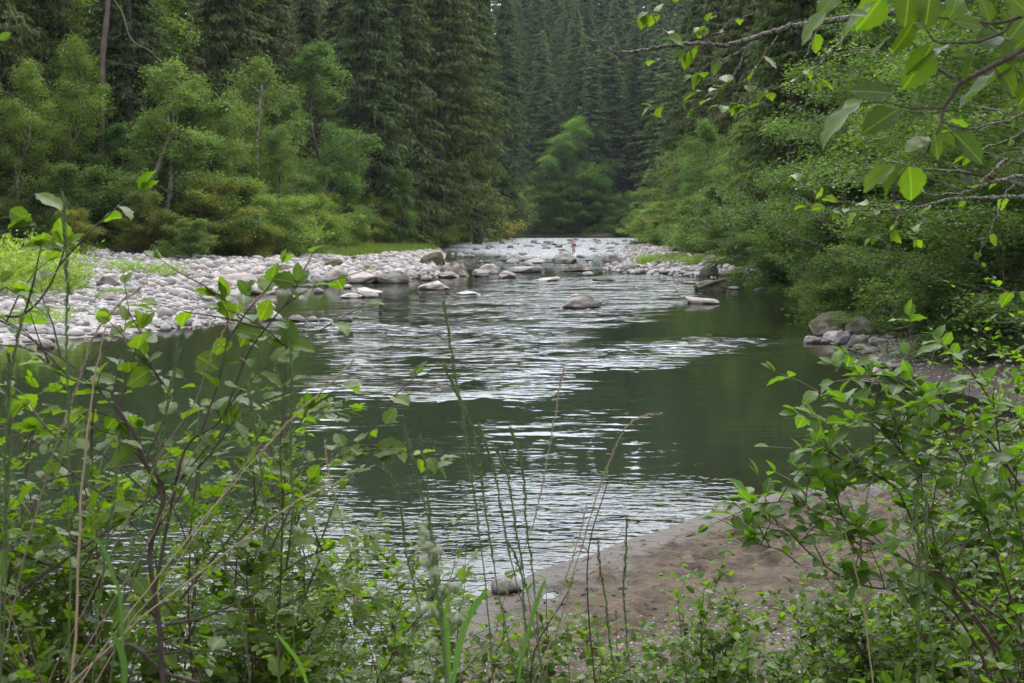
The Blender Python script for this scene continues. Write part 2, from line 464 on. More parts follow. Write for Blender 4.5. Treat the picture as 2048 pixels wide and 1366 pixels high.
def ground_material(name, stops, scale, bump=0.03, extra=None, stones=False, rough=0.95):
    m, nt = newmat(name)
    out = N(nt, "ShaderNodeOutputMaterial"); pb = N(nt, "ShaderNodeBsdfPrincipled")
    geo = N(nt, "ShaderNodeNewGeometry")
    n1 = noisen(nt, scale, 6, geo.outputs["Position"], 0.65)
    col = ramp(nt, n1, stops)
    h = n1
    if stones:
        vo = N(nt, "ShaderNodeTexVoronoi"); vo.inputs["Scale"].default_value = stones; LK(nt, geo.outputs["Position"], vo.inputs["Vector"])
        sc_ = N(nt, "ShaderNodeSeparateColor"); LK(nt, vo.outputs["Color"], sc_.inputs[0])
        g = ramp(nt, sc_.outputs[0], extra)
        f = mathn(nt, 'MULTIPLY', mathn(nt, 'GREATER_THAN', sc_.outputs[1], 0.45), mathn(nt, 'LESS_THAN', vo.outputs["Distance"], 0.42))
        col = mixc(nt, f, col, g)
        h = mathn(nt, 'ADD', n1, mathn(nt, 'MULTIPLY', f, 0.5))
    sz = N(nt, "ShaderNodeSeparateXYZ"); LK(nt, geo.outputs["Position"], sz.inputs[0])
    wet = mathn(nt, 'SUBTRACT', 1.0, mathn(nt, 'MULTIPLY', mathn(nt, 'SUBTRACT', sz.outputs[2], mathn(nt, 'MULTIPLY', n1, 0.06)), 16.0, True))
    col = mixc(nt, wet, col, mixc(nt, 1.0, col, (0.50, 0.44, 0.38), 'MULTIPLY'))
    LK(nt, col, pb.inputs["Base Color"])
    LK(nt, mathn(nt, 'SUBTRACT', rough, mathn(nt, 'MULTIPLY', wet, 0.35)), pb.inputs["Roughness"])
    bp = N(nt, "ShaderNodeBump"); bp.inputs["Strength"].default_value = 0.8; bp.inputs["Distance"].default_value = bump
    LK(nt, h, bp.inputs["Height"]); LK(nt, bp.outputs[0], pb.inputs["Normal"])
    LK(nt, pb.outputs[0], out.inputs[0])
    return m
M_SAND = ground_material("brown_sand", [(0.3, (0.024, 0.016, 0.009)), (0.5, (0.056, 0.038, 0.020)), (0.72, (0.092, 0.064, 0.035))], 4.5, 0.14)
M_PEBBLY = ground_material("pebbly_soil", [(0.3, (0.030, 0.021, 0.013)), (0.6, (0.068, 0.047, 0.030))], 9.0, 0.04,
                           [(0, (0.05, 0.038, 0.03)), (0.7, (0.10, 0.08, 0.068)), (1, (0.2, 0.18, 0.165))], 30.0)
M_GRAVEL = ground_material("river_gravel", [(0.3, (0.12, 0.11, 0.10)), (0.7, (0.25, 0.235, 0.22))], 3.0, 0.05,
                           [(0, (0.18, 0.17, 0.165)), (0.5, (0.36, 0.34, 0.33)), (1, (0.52, 0.50, 0.48))], 5.0)
M_FLOOR = ground_material("forest_floor", [(0.3, (0.018, 0.016, 0.009)), (0.6, (0.04, 0.035, 0.018)), (0.8, (0.035, 0.05, 0.018))], 1.2, 0.1)
M_BED = ground_material("river_bed", [(0.3, (0.035, 0.028, 0.012)), (0.55, (0.085, 0.062, 0.028)), (0.8, (0.14, 0.10, 0.05))], 1.1, 0.05,
                        [(0, (0.05, 0.04, 0.02)), (0.5, (0.11, 0.08, 0.04)), (1, (0.20, 0.15, 0.09))], 3.5)

nyg, nxg = GX.shape
ii = np.arange(nyg - 1)[:, None] * nxg + np.arange(nxg - 1)[None, :]
FQ = np.stack([ii, ii + 1, ii + nxg + 1, ii + nxg], -1).reshape(-1, 4)
GV = np.stack([fx_, fy_, HZ], 1)
fc = GV[FQ].mean(1); fsd = SDG[FQ].mean(1)
nz_ = fbm(fc[:, 0], fc[:, 1], 0.6, 3, 77)
leftz = (fc[:, 1] > 30) & (fc[:, 0] < 3) & (fc[:, 1] < 330)
rbarz = (fc[:, 1] > 84) & (fc[:, 0] > 0) & (fc[:, 1] < 330)
zone = np.full(len(FQ), 4)                                   # forest floor
zone[(fsd < 26 + 10 * nz_) & leftz] = 3
zone[(fsd < 11 + 5 * nz_) & rbarz & ~leftz] = 3
zone[(fc[:, 1] > 19) & (fc[:, 1] <= 84) & (fc[:, 0] > 3) & (fsd < 3.2 + 2.5 * nz_)] = 2
zone[(fc[:, 1] <= 22) & (fc[:, 1] > 5) & (fsd < 5.5 + 3 * nz_) & (fc[:, 0] > -20)] = 2
zone[(fc[:, 1] <= 18.5) & (fc[:, 1] > 10.3 + 1.2 * nz_) & (fc[:, 0] < 8.6 + 2 * nz_) & (fc[:, 0] > -3)] = 1
zone[fsd <= 0] = 0
for zi, (nm, mt, lb) in enumerate([("riverbed", M_BED, "brown stony riverbed seen through the clear shallow water"),
                                   ("sandy_beach", M_SAND, "brown trodden sandy beach with old footprints"),
                                   ("pebbly_bank", M_PEBBLY, "dark brown pebbly soil bank"),
                                   ("gravel_bar", M_GRAVEL, "pale gravel under the cobbles of the river bars"),
                                   ("forest_floor", M_FLOOR, "dark forest ground rising behind the banks")]):
    F = FQ[zone == zi]
    used, inv = np.unique(F, return_inverse=True)
    mb = MB(); mb.add(GV[used], inv.reshape(-1, 4), 0.5)
    tag(mb.build(nm, mt), lb, None, None, "structure")

# ---------------------------------------------------------------- water
def ppoly(l): return np.array([onplane(*p)[:2] for p in l])
RIF = [(ppoly([(590, 648), (700, 640), (900, 650), (1060, 654), (1150, 668), (1130, 690), (1160, 704), (1330, 684), (1520, 674), (1590, 676), (1590, 690),
               (1420, 706), (1270, 728), (1130, 764), (980, 800), (850, 812), (740, 800), (640, 775), (720, 725), (660, 690)]), 1.0, 1.6),
       (ppoly([(1010, 560), (1100, 556), (1300, 547), (1440, 566), (1380, 590), (1330, 610), (1215, 624), (1230, 640), (1170, 652), (1030, 648),
               (900, 630), (860, 600), (940, 580)]), 1.7, 3.0),
       (ppoly([(620, 648), (900, 648), (1050, 625), (900, 590), (760, 600)]), 0.6, 3.0),
       (ppoly([(480, 800), (900, 800), (1250, 800), (1250, 870), (800, 880), (480, 870)]), 0.22, 2.0),
       (ppoly([(0, 830), (600, 850), (650, 930), (0, 950)]), 0.20, 2.5),
       (ppoly([(700, 1040), (900, 975), (1200, 965), (1400, 985), (1450, 1010), (1000, 1190), (700, 1366), (-200, 1366), (100, 1080), (400, 1040)]), 0.12, 1.0)]
NEARW = ppoly([(700, 1030), (900, 970), (1200, 962), (1420, 980), (1470, 1010), (1000, 1190), (700, 1366), (-200, 1366), (100, 1080), (400, 1040)])
FOA = [(ppoly([(900, 476), (1300, 476), (1260, 505), (1130, 520), (960, 508), (900, 500)]), .74, 12.0),
       (ppoly([(960, 535), (1180, 545), (1130, 560), (900, 560)]), 0.35, 4.0),
       (ppoly([(620, 645), (880, 649), (1060, 654), (1140, 666), (1100, 676), (880, 664), (640, 657)]), 0.55, 0.7),
       (ppoly([(1120, 706), (1330, 684), (1560, 676), (1590, 684), (1400, 702), (1180, 734), (1020, 772), (930, 770)]), 0.5, 0.9),
       (ppoly([(1430, 676), (1600, 670), (1615, 684), (1500, 692)]), 0.4, 0.8)]
wxg = axis(-14, 14, 0.25, -75, 60, 1.08, 3); wyg = axis(8, 60, 0.2, 7.2, 420, 1.03, 3)
WX, WY = np.meshgrid(wxg, wyg)
bx_ = WX.ravel(); by_ = WY.ravel()
_, wsd = land_height(bx_, by_)
bz, _ = land_height(bx_, by_)
P = np.stack([bx_ + 1.2 * fbm(bx_, by_, 0.5, 2, 41), by_ + 2.0 * fbm(bx_, by_, 0.3, 2, 42)], 1)
rif = np.zeros(len(P)); foa = np.zeros(len(P))
for poly, amp, soft in RIF: rif = np.maximum(rif, amp * sstep(soft, -soft, poly_sd(P, poly)))
for poly, amp, soft in FOA: foa = np.maximum(foa, amp * sstep(soft, -soft * 0.4, poly_sd(P, poly)))
rif = np.maximum(rif, sstep(80, 120, by_) * 1.2)
wav = 0.06 + 0.94 * sstep(1.5, -1.0, poly_sd(P, NEARW))
wq = np.arange(len(wyg) - 1)[:, None] * len(wxg) + np.arange(len(wxg) - 1)[None, :]
WF = np.stack([wq, wq + 1, wq + len(wxg) + 1, wq + len(wxg)], -1).reshape(-1, 4)
keep = wsd[WF].min(1) < 0.6
WF = WF[keep]
swell = rif * (0.02 * fbm(bx_, by_, 0.9, 3, 61)) + foa * 0.10 * fbm(bx_, by_, 0.6, 3, 62)
used, inv = np.unique(WF, return_inverse=True)
mb = MB(); mb.add(np.stack([bx_, by_, swell], 1)[used], inv.reshape(-1, 4), 0.5)

m, nt = newmat("river_water")
out = N(nt, "ShaderNodeOutputMaterial"); geo = N(nt, "ShaderNodeNewGeometry")
a_r = attr(nt, "ripple"); a_f = attr(nt, "foam"); a_d = attr(nt, "depth")
mp1 = N(nt, "ShaderNodeMapping"); mp1.inputs["Scale"].default_value = (0.8, 1.7, 1); mp1.inputs["Rotation"].default_value = (0, 0, 0.25)
LK(nt, geo.outputs["Position"], mp1.inputs[0])
w1 = noisen(nt, 1.25, 1.5, mp1.outputs[0], 0.5)
w2 = noisen(nt, 3.6, 2, mp1.outputs[0], 0.5)
w3 = noisen(nt, 0.6, 2, mp1.outputs[0], 0.5)
pat = ramp(nt, noisen(nt, 0.35, 3, geo.outputs["Position"]), [(0.40, (0.12, 0.12, 0.12)), (0.60, (1, 1, 1))])
amp = mathn(nt, 'ADD', mathn(nt, 'MULTIPLY', mathn(nt, 'MULTIPLY', a_r, pat), 1.0), 0.035)
hsum = mathn(nt, 'ADD', mathn(nt, 'ADD', mathn(nt, 'MULTIPLY', w1, 0.16), mathn(nt, 'MULTIPLY', w2, 0.02)), mathn(nt, 'MULTIPLY', w3, 0.08))
hh = mathn(nt, 'ADD', mathn(nt, 'MULTIPLY', hsum, amp), mathn(nt, 'MULTIPLY', mathn(nt, 'MULTIPLY', w2, mathn(nt, 'MULTIPLY', attr(nt, "wavelet"), mathn(nt, 'ADD', mathn(nt, 'MULTIPLY', pat, 0.75), 0.35))), 0.032))
bp = N(nt, "ShaderNodeBump"); bp.inputs["Strength"].default_value = 1.0; bp.inputs["Distance"].default_value = 1.0
LK(nt, hh, bp.inputs["Height"])
fr = N(nt, "ShaderNodeFresnel"); fr.inputs["IOR"].default_value = 1.333; LK(nt, bp.outputs[0], fr.inputs["Normal"])
gl = N(nt, "ShaderNodeBsdfGlossy"); gl.inputs["Roughness"].default_value = 0.02; LK(nt, bp.outputs[0], gl.inputs["Normal"])
tr = N(nt, "ShaderNodeBsdfTransparent"); tr.inputs[0].default_value = (0.62, 0.66, 0.50, 1)
df = N(nt, "ShaderNodeBsdfDiffuse"); df.inputs[0].default_value = (0.020, 0.030, 0.016, 1)
murk = mathn(nt, 'SUBTRACT', 1.0, mathn(nt, 'POWER', 2.718, mathn(nt, 'MULTIPLY', a_d, -1.9)))
mxb = N(nt, "ShaderNodeMixShader"); LK(nt, murk, mxb.inputs[0]); LK(nt, tr.outputs[0], mxb.inputs[1]); LK(nt, df.outputs[0], mxb.inputs[2])
mxs = N(nt, "ShaderNodeMixShader"); LK(nt, fr.outputs[0], mxs.inputs[0]); LK(nt, mxb.outputs[0], mxs.inputs[1]); LK(nt, gl.outputs[0], mxs.inputs[2])
fo = N(nt, "ShaderNodeBsdfDiffuse"); fo.inputs[0].default_value = (0.75, 0.77, 0.80, 1)
mpf = N(nt, "ShaderNodeMapping"); mpf.inputs["Scale"].default_value = (0.6, 1.6, 1); LK(nt, geo.outputs["Position"], mpf.inputs[0])
nf = noisen(nt, 2.4, 5, mpf.outputs[0], 0.72)
ff = mathn(nt, 'MULTIPLY', mathn(nt, 'SUBTRACT', mathn(nt, 'ADD', nf, mathn(nt, 'MULTIPLY', a_f, 0.34)), 0.72), 7.0, True)
ff = mathn(nt, 'MULTIPLY', ff, mathn(nt, 'MULTIPLY', a_f, 8.0, True))
mxf = N(nt, "ShaderNodeMixShader"); LK(nt, ff, mxf.inputs[0]); LK(nt, mxs.outputs[0], mxf.inputs[1]); LK(nt, fo.outputs[0], mxf.inputs[2])
LK(nt, mxf.outputs[0], out.inputs[0])
M_WATER = m
wo = mb.build("river_water", M_WATER)
for nm, arr in (("ripple", rif), ("wavelet", wav), ("foam", foa), ("depth", np.clip(-bz, 0, 5))):
    a_ = wo.data.attributes.new(nm, 'FLOAT', 'POINT'); a_.data.foreach_set("value", arr[used].astype(np.float32))
tag(wo, "dark green river with bright riffles flowing past boulders", None, None, "structure")

# ---------------------------------------------------------------- stones
def ico(sub):
    import bmesh
    bm = bmesh.new(); bmesh.ops.create_icosphere(bm, subdivisions=sub, radius=1)
    bm.verts.ensure_lookup_table()
    V = np.array([v.co[:] for v in bm.verts]); F = np.array([[v.index for v in f.verts] for f in bm.faces]); bm.free()
    return V, F
ICO = {k: ico(k) for k in (1, 2, 3, 4)}
def stone_verts(sub, seed, rough=0.22, facets=0):
    V, F = ICO[sub]; V = V.copy(); r = np.random.default_rng(seed)
    for _ in range(facets):                                    # worn flat faces
        n = unit(r.normal(size=3) * [1, 1, 0.8]); k = r.uniform(0.55, 0.85)
        d = V @ n; V = V - np.maximum(d - k, 0)[:, None] * n * 0.85
    off = Vector(r.uniform(-50, 50, 3))
    nn = np.array([noise.noise(Vector(v) * 1.1 + off) + 0.45 * noise.noise(Vector(v) * 2.6 + off) + (0.2 * noise.noise(Vector(v) * 6 + off) if sub > 2 else 0) for v in V])
    return V * (1 + rough * nn)[:, None], F
def stone_mesh(name, sub, seed, rough=0.22, facets=0, mat=None):
    V, F = stone_verts(sub, seed, rough, facets); mb = MB(); mb.add(V, F); return mb.mesh(name, mat or M_ROCK)
BOULD = [stone_mesh("boulder", 4, 100 + i, 0.30, 4) for i in range(9)]
STON = [stone_mesh("stone", 3, 200 + i, 0.2, 1) for i in range(8)]

# px centre, px of its foot, px width, px height, moss, light, warm, label
boulders = [
 (1162, 616, 78, 30, .24, .95, .6, "grey boulder with a mossy left end standing alone in midstream"),
 (1407, 607, 74, 13, .0, .95, .5, "long flat pale boulder just below the mossy one near the right bank"),
 (1424, 583, 62, 22, .62, .75, .3, "dark mossy boulder with a log on it nearer the right bank"),
 (1206, 562, 44, 8, .3, .35, .1, "low black wet boulder in the bright riffle"),
 (1097, 562, 44, 9, .0, 1.15, .6, "low pale hump of rock in the riffle left of the black one"),
 (1130, 527, 52, 22, .0, .85, .4, "large sculpted boulder with dark hollows in front of the wading person"),
 (1158, 543, 56, 14, .36, 1.0, .8, "tan boulder with brown moss below the sculpted one"),
 (1177, 551, 22, 9, .0, 1.15, .5, "small pale boulder touching the tan mossy one"),
 (868, 579, 58, 17, .0, 1.25, .5, "broad pale low boulder in the shallows in front of the boulder shore"),
 (938, 590, 46, 8, .0, 1.3, .4, "thin flat white rock barely out of the water"),
 (735, 594, 60, 20, .0, 1.25, .4, "pale rounded boulder standing in the water off the left shore"),
 (700, 596, 40, 10, .0, 1.4, .3, "flat white rock leaning on the pale rounded boulder"),
 (691, 577, 22, 10, .0, 1.2, .4, "small pale rock behind the flat white one"),
 (780, 566, 60, 30, .28, .75, .4, "blocky grey boulder with a mossy top on the left water edge"),
 (712, 566, 80, 22, .0, 1.1, .7, "wide pale sloping boulder between mossy blocks on the left water edge"),
 (668, 566, 58, 36, .22, 1.05, .7, "tall cream boulder with moss on its left shoulder"),
 (636, 566, 42, 20, .0, .6, .3, "dark grey rounded boulder at the foot of the cream one"),
 (603, 562, 46, 28, .0, 1.1, .7, "cream boulder at the left end of the big shore boulders"),
 (482, 571, 84, 30, .0, .95, .8, "large tan boulder at the back of the cobble bar"),
 (521, 588, 64, 22, .0, 1.15, .5, "large pale boulder in front of the tan one"),
 (470, 641, 42, 20, .0, 1.05, .2, "round grey-white boulder at the edge of the quiet pool"),
 (690, 643, 30, 13, .0, .38, .1, "black round boulder at the tip of the stone spit"),
 (652, 643, 28, 8, .0, .55, .2, "low grey boulder next to the black one on the spit"),
 (625, 643, 20, 12, .0, .7, .5, "leaning grey-brown boulder on the stone spit"),
 (596, 642, 38, 13, .0, .55, .3, "grey boulder at the root of the stone spit"),
 (865, 530, 50, 28, .62, .75, .5, "round boulder capped with dark brown moss beside the left grass"),
 (911, 552, 56, 32, .36, 1.0, .6, "big round boulder with a moss cap at the head of the left shallows"),
 (897, 555, 42, 13, .0, .75, .6, "brown boulder at the foot of the moss capped one"),
 (962, 553, 38, 16, .0, .65, .2, "dark grey boulder at the end of the left boulder shore"),
 (978, 548, 42, 20, .0, 1.05, .5, "pale tilted boulder behind the dark grey one"),
 (1015, 556, 34, 14, .0, 1.15, .5, "pale triangular boulder left of midstream"),
 (1053, 545, 60, 16, .12, .75, .3, "long grey boulder with a pale flank left of midstream"),
 (1071, 527, 42, 9, .0, 1.15, .5, "pale flat boulder upstream of the long grey one"),
 (1028, 522, 44, 12, .3, .8, .3, "half mossy boulder above the green backwater"),
 (823, 557, 38, 18, .28, 1.0, .8, "tan boulder with a mossy crown on the left shore"),
 (852, 561, 22, 10, .0, .8, .6, "small brown block below the mossy crowned boulder"),
 (672, 532, 42, 18, .75, .5, .3, "dark mossy boulder in the grass edge of the left bar"),
 (708, 524, 20, 14, .8, .7, .4, "small orange moss hump at the edge of the left grass"),
 (637, 586, 18, 12, .0, .6, 1.0, "small reddish boulder standing in the shallows"),
 (1672, 665, 104, 42, .55, .85, .5, "large flat topped mossy boulder on the right shore"),
 (1678, 677, 48, 22, .0, 1.1, .6, "pale rounded boulder in front of the flat topped one"),
 (1686, 691, 32, 28, .0, .95, .1, "upright grey-white boulder at the right water edge"),
 (1730, 668, 64, 38, .0, .55, .7, "dark brown leaning slab on the right shore"),
 (1627, 685, 36, 14, .0, .85, .3, "smooth grey boulder lying in the water below the flat topped one"),
 (1645, 673, 26, 12, .0, .8, .4, "small grey boulder behind the smooth one in the water"),
 (1725, 680, 28, 18, .0, .65, .5, "round brown-grey boulder below the leaning slab"),
 (1759, 683, 40, 18, .0, .6, .5, "oblong brown-grey boulder right of the round one"),
 (1723, 694, 30, 12, .0, .7, .2, "grey boulder at the water below the round brown one"),
 (1706, 688, 20, 16, .0, .7, .4, "small grey boulder wedged beside the upright one"),
 (1738, 751, 54, 18, .0, 1.05, .6, "pale domed boulder standing in the calm inlet"),
 (1714, 727, 36, 8, .0, 1.0, .9, "flat pinkish rock in the calm inlet"),
 (1729, 733, 17, 9, .0, .75, 1.0, "small reddish rock behind the domed boulder"),
 (1762, 747, 18, 8, .0, .85, .6, "small grey rock touching the domed boulder"),
 (1800, 740, 36, 14, .0, .6, .4, "dark grey boulder on the inlet shore"),
 (1818, 748, 28, 12, .0, .65, .5, "grey oval boulder right of the dark one on the inlet shore"),
 (1796, 752, 20, 9, .0, .8, .4, "small grey boulder in front of the dark one on the inlet shore"),
 (1836, 757, 18, 8, .0, .6, .4, "small dark boulder at the right end of the inlet stones"),
 (1770, 640, 70, 44, .9, .6, .9, "large boulder wrapped in orange-brown moss under the right shrubs"),
 (1627, 621, 24, 8, .0, .9, .3, "small pale boulder in the water beside the right shrubs"),
 (1662, 624, 26, 12, .0, .6, .3, "grey boulder at the foot of the right shrubs"),
 (1690, 628, 26, 18, .0, .8, .7, "pinkish boulder under the right shrubs"),
 (1470, 579, 24, 7, .0, .7, .4, "small grey boulder right of the one carrying a log"),
 (1532, 581, 42, 7, .5, .5, .4, "low mossy boulder in the dark water by the right bank"),
 (1380, 567, 24, 5, .0, .7, .5, "tiny flat boulder left of the one carrying a log"),
 (1634, 590, 20, 14, .0, .7, .6, "grey-brown boulder against the right bank shrubs"),
 (1225, 530, 40, 20, .35, .75, .4, "dark patched boulder at the tip of the right bar"),
 (1256, 541, 34, 17, .0, .8, .4, "grey boulder on the water edge of the right bar"),
 (1272, 547, 34, 12, .0, .95, .4, "pale boulder standing in the water off the right bar"),
 (1320, 530, 24, 12, .75, .6, .5, "brown mossy boulder in the grass of the right bar"),
 (1418, 547, 42, 26, .5, .42, .3, "dark mossy block at the upstream end of the right bar"),
 (1450, 549, 28, 10, .0, .7, .4, "grey boulder next to the dark mossy block"),
 (1353, 505, 32, 14, .85, .7, .9, "orange mossy boulder under the right alders"),
 (1330, 548, 26, 8, .0, .4, .2, "dark wet boulder on the water edge of the right bar"),
 (1365, 549, 18, 7, .0, .45, .3, "small dark boulder right of the wet one"),
 (213, 549, 42, 24, .2, .5, .4, "dark shaded boulder at the foot of the left bushes"),
 (400, 543, 44, 14, .0, .65, .5, "grey boulder under the left bank alders"),
 (455, 540, 40, 14, .2, .6, .5, "grey-brown boulder under the left bank shrubs"),
 (570, 540, 44, 16, .4, .6, .5, "half mossy dark boulder behind the left shore boulders"),
 (218, 600, 44, 16, .0, .85, .8, "long tan boulder in the middle of the cobble bar"),
 (100, 606, 30, 14, .0, .6, .6, "brown-grey boulder beside the willow tuft"),
 (330, 633, 30, 17, .0, .5, .0, "dark grey oval stone near the cobble bar tip"),
 (330, 648, 44, 16, .0, .8, .1, "broad grey oval stone at the cobble bar edge"),
 (264, 626, 36, 14, .0, .85, .1, "smooth grey oval stone in the cobbles"),
 (356, 641, 22, 14, .0, .6, .1, "bluish grey round stone near the cobble bar tip"),
 (88, 697, 34, 18, .0, .55, .9, "reddish brown boulder at the near edge of the cobble bar"),
 (434, 596, 42, 12, .0, 1.05, .4, "low pale boulder at the inner shore of the pool"),
 (530, 622, 40, 20, .0, 1.1, .3, "pale boulder standing in the quiet pool"),
 (545, 640, 44, 20, .0, 1.15, .3, "pale boulder at the outer edge of the quiet pool"),
 (279, 685, 24, 5, .0, 1.4, .2, "thin white rock alone in the near pool"),
]
BPOS = []
for k, (px, py, w, h, moss, light, warm, lb) in enumerate(boulders):
    p0 = onplane(px, py, 0.0)
    gz = max(0.0, ground_z(p0[0], p0[1]))
    if gz > 0.05: p0 = onplane(px, py, gz); gz = max(0, ground_z(p0[0], p0[1]))
    d = p0[1]; mpp = d / FPX
    sx = w * mpp / 2 * 1.03; sz = h * mpp * 0.60; sy = max(sx * rnd.uniform(.6, .85), 0.1)
    o = link("boulder", BOULD[k % 9] if w > 30 else STON[k % 8])
    o.location = (p0[0], p0[1] + sy * 0.5, gz + sz * 0.42)
    o.scale = (sx, sy, sz * 1.15); o.rotation_euler = (rnd.uniform(-.1, .1), rnd.uniform(-.12, .12), rnd.choice([0, math.pi]) + rnd.uniform(-.35, .35))
    o.color = (moss, light, warm, 1)
    tag(o, lb, "boulder"); BPOS.append((p0[0], p0[1] + sy * .5, max(sx, sy)))

# a log lying on the mossy boulder
pA = at(1395, 577, onplane(1424, 583)[1] - .3); pB = at(1452, 559, onplane(1424, 583)[1] + .3)
mb = MB(); mb.tube(smoothpath([pA, (pA + pB) / 2 + [0, 0, .06], pB], 4), np.linspace(.12, .08, 9), 8)
tag(mb.build("drift_log", M_BARK), "short dark log lying across the mossy boulder near the right bank", "log")

# individual cobbles on the bars and in the rapids, then the mass of smaller ones
def inpoly_px(poly): return ppoly(poly)
BARP = ppoly([(-150, 560), (0, 585), (100, 548), (190, 538), (330, 530), (560, 528), (700, 528), (880, 500), (880, 552), (760, 566), (560, 572), (430, 590), (480, 640), (380, 657), (180, 676), (0, 696), (-250, 716)])
RBAR = ppoly([(1205, 538), (1250, 547), (1540, 560), (1520, 546), (1400, 520), (1330, 488), (1260, 492), (1235, 512)])
RAPI = ppoly([(900, 545), (1180, 548), (1230, 500), (1290, 482), (1150, 480), (940, 490), (900, 510)])
INLT = ppoly([(1640, 690), (1700, 690), (1790, 735), (1850, 745), (1850, 715), (1770, 680), (1700, 664)])
def scatter(poly, n, rmin, seed):
    r = np.random.default_rng(seed); lo, hi = poly.min(0), poly.max(0); out_ = []
    Q = np.stack([r.uniform(lo[0], hi[0], n * 8), r.uniform(lo[1], hi[1], n * 8)], 1)
    Q = Q[poly_sd(Q, poly) < 0]
    return Q[:n]
def place_stone(x, y, r_, group, lb, kinds=STON, light=None, moss=0.0, seat=0.25):
    o = link("stone", kinds[rnd.randrange(len(kinds))])
    z = max(ground_z(x, y), -0.12 * r_)
    s = r_ * np.array([rnd.uniform(.85, 1.35), rnd.uniform(.7, 1.0), rnd.uniform(.45, .75)])
    o.location = (x, y, z + s[2] * seat); o.scale = s
    o.rotation_euler = (rnd.uniform(-.3, .3), rnd.uniform(-.3, .3), rnd.uniform(0, 6.28))
    o.color = (moss, light if light else rnd.choice([.45, .65, .85, 1.05, 1.15, 1.25, 1.3]), rnd.random() * .7, 1)
    tag(o, lb, "stone", group)
    return o
taken = [(b[0], b[1], b[2]) for b in BPOS]
def free(x, y, r_):
    return all((x - a) ** 2 + (y - b) ** 2 > (0.75 * (c + r_)) ** 2 for a, b, c in taken)
def many(poly, n, rr, seed, group, lb, **kw):
    c = 0
    for x, y in scatter(poly, n * 6, 0, seed):
        r_ = rr(y)
        if free(x, y, r_):
            place_stone(x, y, r_, group, lb, **kw); taken.append((x, y, r_)); c += 1
            if c >= n: break
many(BARP, 130, lambda y: rnd.uniform(.14, .30) * (1 if y < 60 else 1.7), 3, "pale cobbles of the left bar", "pale rounded stone among the cobbles of the left bar")
many(RBAR, 60, lambda y: rnd.uniform(.2, .5), 4, "stones of the right bar", "rounded grey stone among the stones of the right bar", moss=.15)
many(RAPI, 70, lambda y: rnd.uniform(.22, .6) * (y / 130) ** .5, 5, "rocks in the rapids", "rock standing in the white water of the upstream rapids", moss=.12, seat=.35, light=.7)
many(INLT, 26, lambda y: rnd.uniform(.07, .2), 6, "stones at the inlet shore", "small brown-grey stone on the pebbly inlet shore", light=.6)
o = place_stone(*onplane(1012, 1186)[:2], .17, None, None, light=.55, moss=.0); o.name = "stone"; tag(o, "single grey-brown stone at the tip of the sandy beach", "stone"); o.pop("group", None) if "group" in o else None

CV = [stone_verts(1, 300 + i, .22) for i in range(10)]
def cobble_mass(poly, n, rr, seed, name, lb):
    r = np.random.default_rng(seed); Q = scatter(poly, n, 0, seed); mb = MB()
    for x, y in Q:
        V, F = CV[r.integers(10)]
        s = rr(r, y) * np.array([r.uniform(.8, 1.3), r.uniform(.7, 1), r.uniform(.45, .8)])
        a = r.uniform(0, 6.28); c, sn = math.cos(a), math.sin(a)
        W = V * s; W = np.stack([W[:, 0] * c - W[:, 1] * sn, W[:, 0] * sn + W[:, 1] * c, W[:, 2]], 1)
        z = max(ground_z(x, y), -.1)
        mb.add(W + [x, y, z + s[2] * r.uniform(0, .5)], F, r.random())
    tag(mb.build(name, M_COBBLE), lb, None, None, "stuff")
cobble_mass(BARP, 9000, lambda r, y: (r.uniform(.05, .15) if r.random() < .8 else r.uniform(.16, .32)) * (1 if y < 60 else 1.45), 13, "cobbles", "countless small pale cobbles covering the left bar")
cobble_mass(RBAR, 1500, lambda r, y: r.uniform(.12, .35), 14, "cobbles", "small stones covering the right bar")
cobble_mass(RAPI, 150, lambda r, y: r.uniform(.10, .28), 15, "cobbles", "small rocks breaking the surface of the rapids")
PEB = ppoly([(1640, 700), (1800, 752), (1960, 792), (2048, 770), (1880, 690), (1750, 655)])
cobble_mass(PEB, 900, lambda r, y: r.uniform(.015, .05), 16, "pebbles", "pebbles on the dark inlet bank")
PB2 = np.array([(-1.5, 8.8), (8, 8.8), (8, 11.5), (3, 11.2), (-.5, 10.5)])
cobble_mass(PB2, 1600, lambda r, y: r.uniform(.006, .02), 17, "pebbles", "fine pebbles on the soil under the near bushes")

# twigs, bark crumbs and fallen leaves strewn over the sand
mb = MB(); q = np.random.default_rng(8)
for k in range(1500):
    x, y = q.uniform(-.5, 9), q.uniform(9.5, 17.5)
    if poly_sd(np.array([[x, y]]), WP)[0] < .15: continue
    z = ground_z(x, y); a = q.uniform(0, 3.14); l = q.uniform(.01, .05) * (2.5 if q.random() < .1 else 1); w = q.uniform(.003, .014)
    d = np.array([math.cos(a), math.sin(a), q.normal() * .2]) * l; e = np.array([-math.sin(a), math.cos(a), 0]) * w; p = np.array([x, y, z + .004]); u = np.array([0, 0, w * .8])
    V = np.array([p - d - e, p - d + e, p + d + e, p + d - e, p - d * .6 + u, p + d * .6 + u])
    mb.add(V, np.array([(0, 1, 4), (1, 2, 5), (1, 5, 4), (2, 3, 5), (3, 0, 4), (3, 4, 5)]), q.random())
M_LITTER = leaf_mat("litter", (0.018, 0.012, 0.008), (0.16, 0.10, 0.05), 0.05, 0.8, 0.1)
tag(mb.build("beach_litter", M_LITTER, None, False), "dark crumbs of bark, twigs and fallen leaves strewn over the sand", None, None, "stuff")
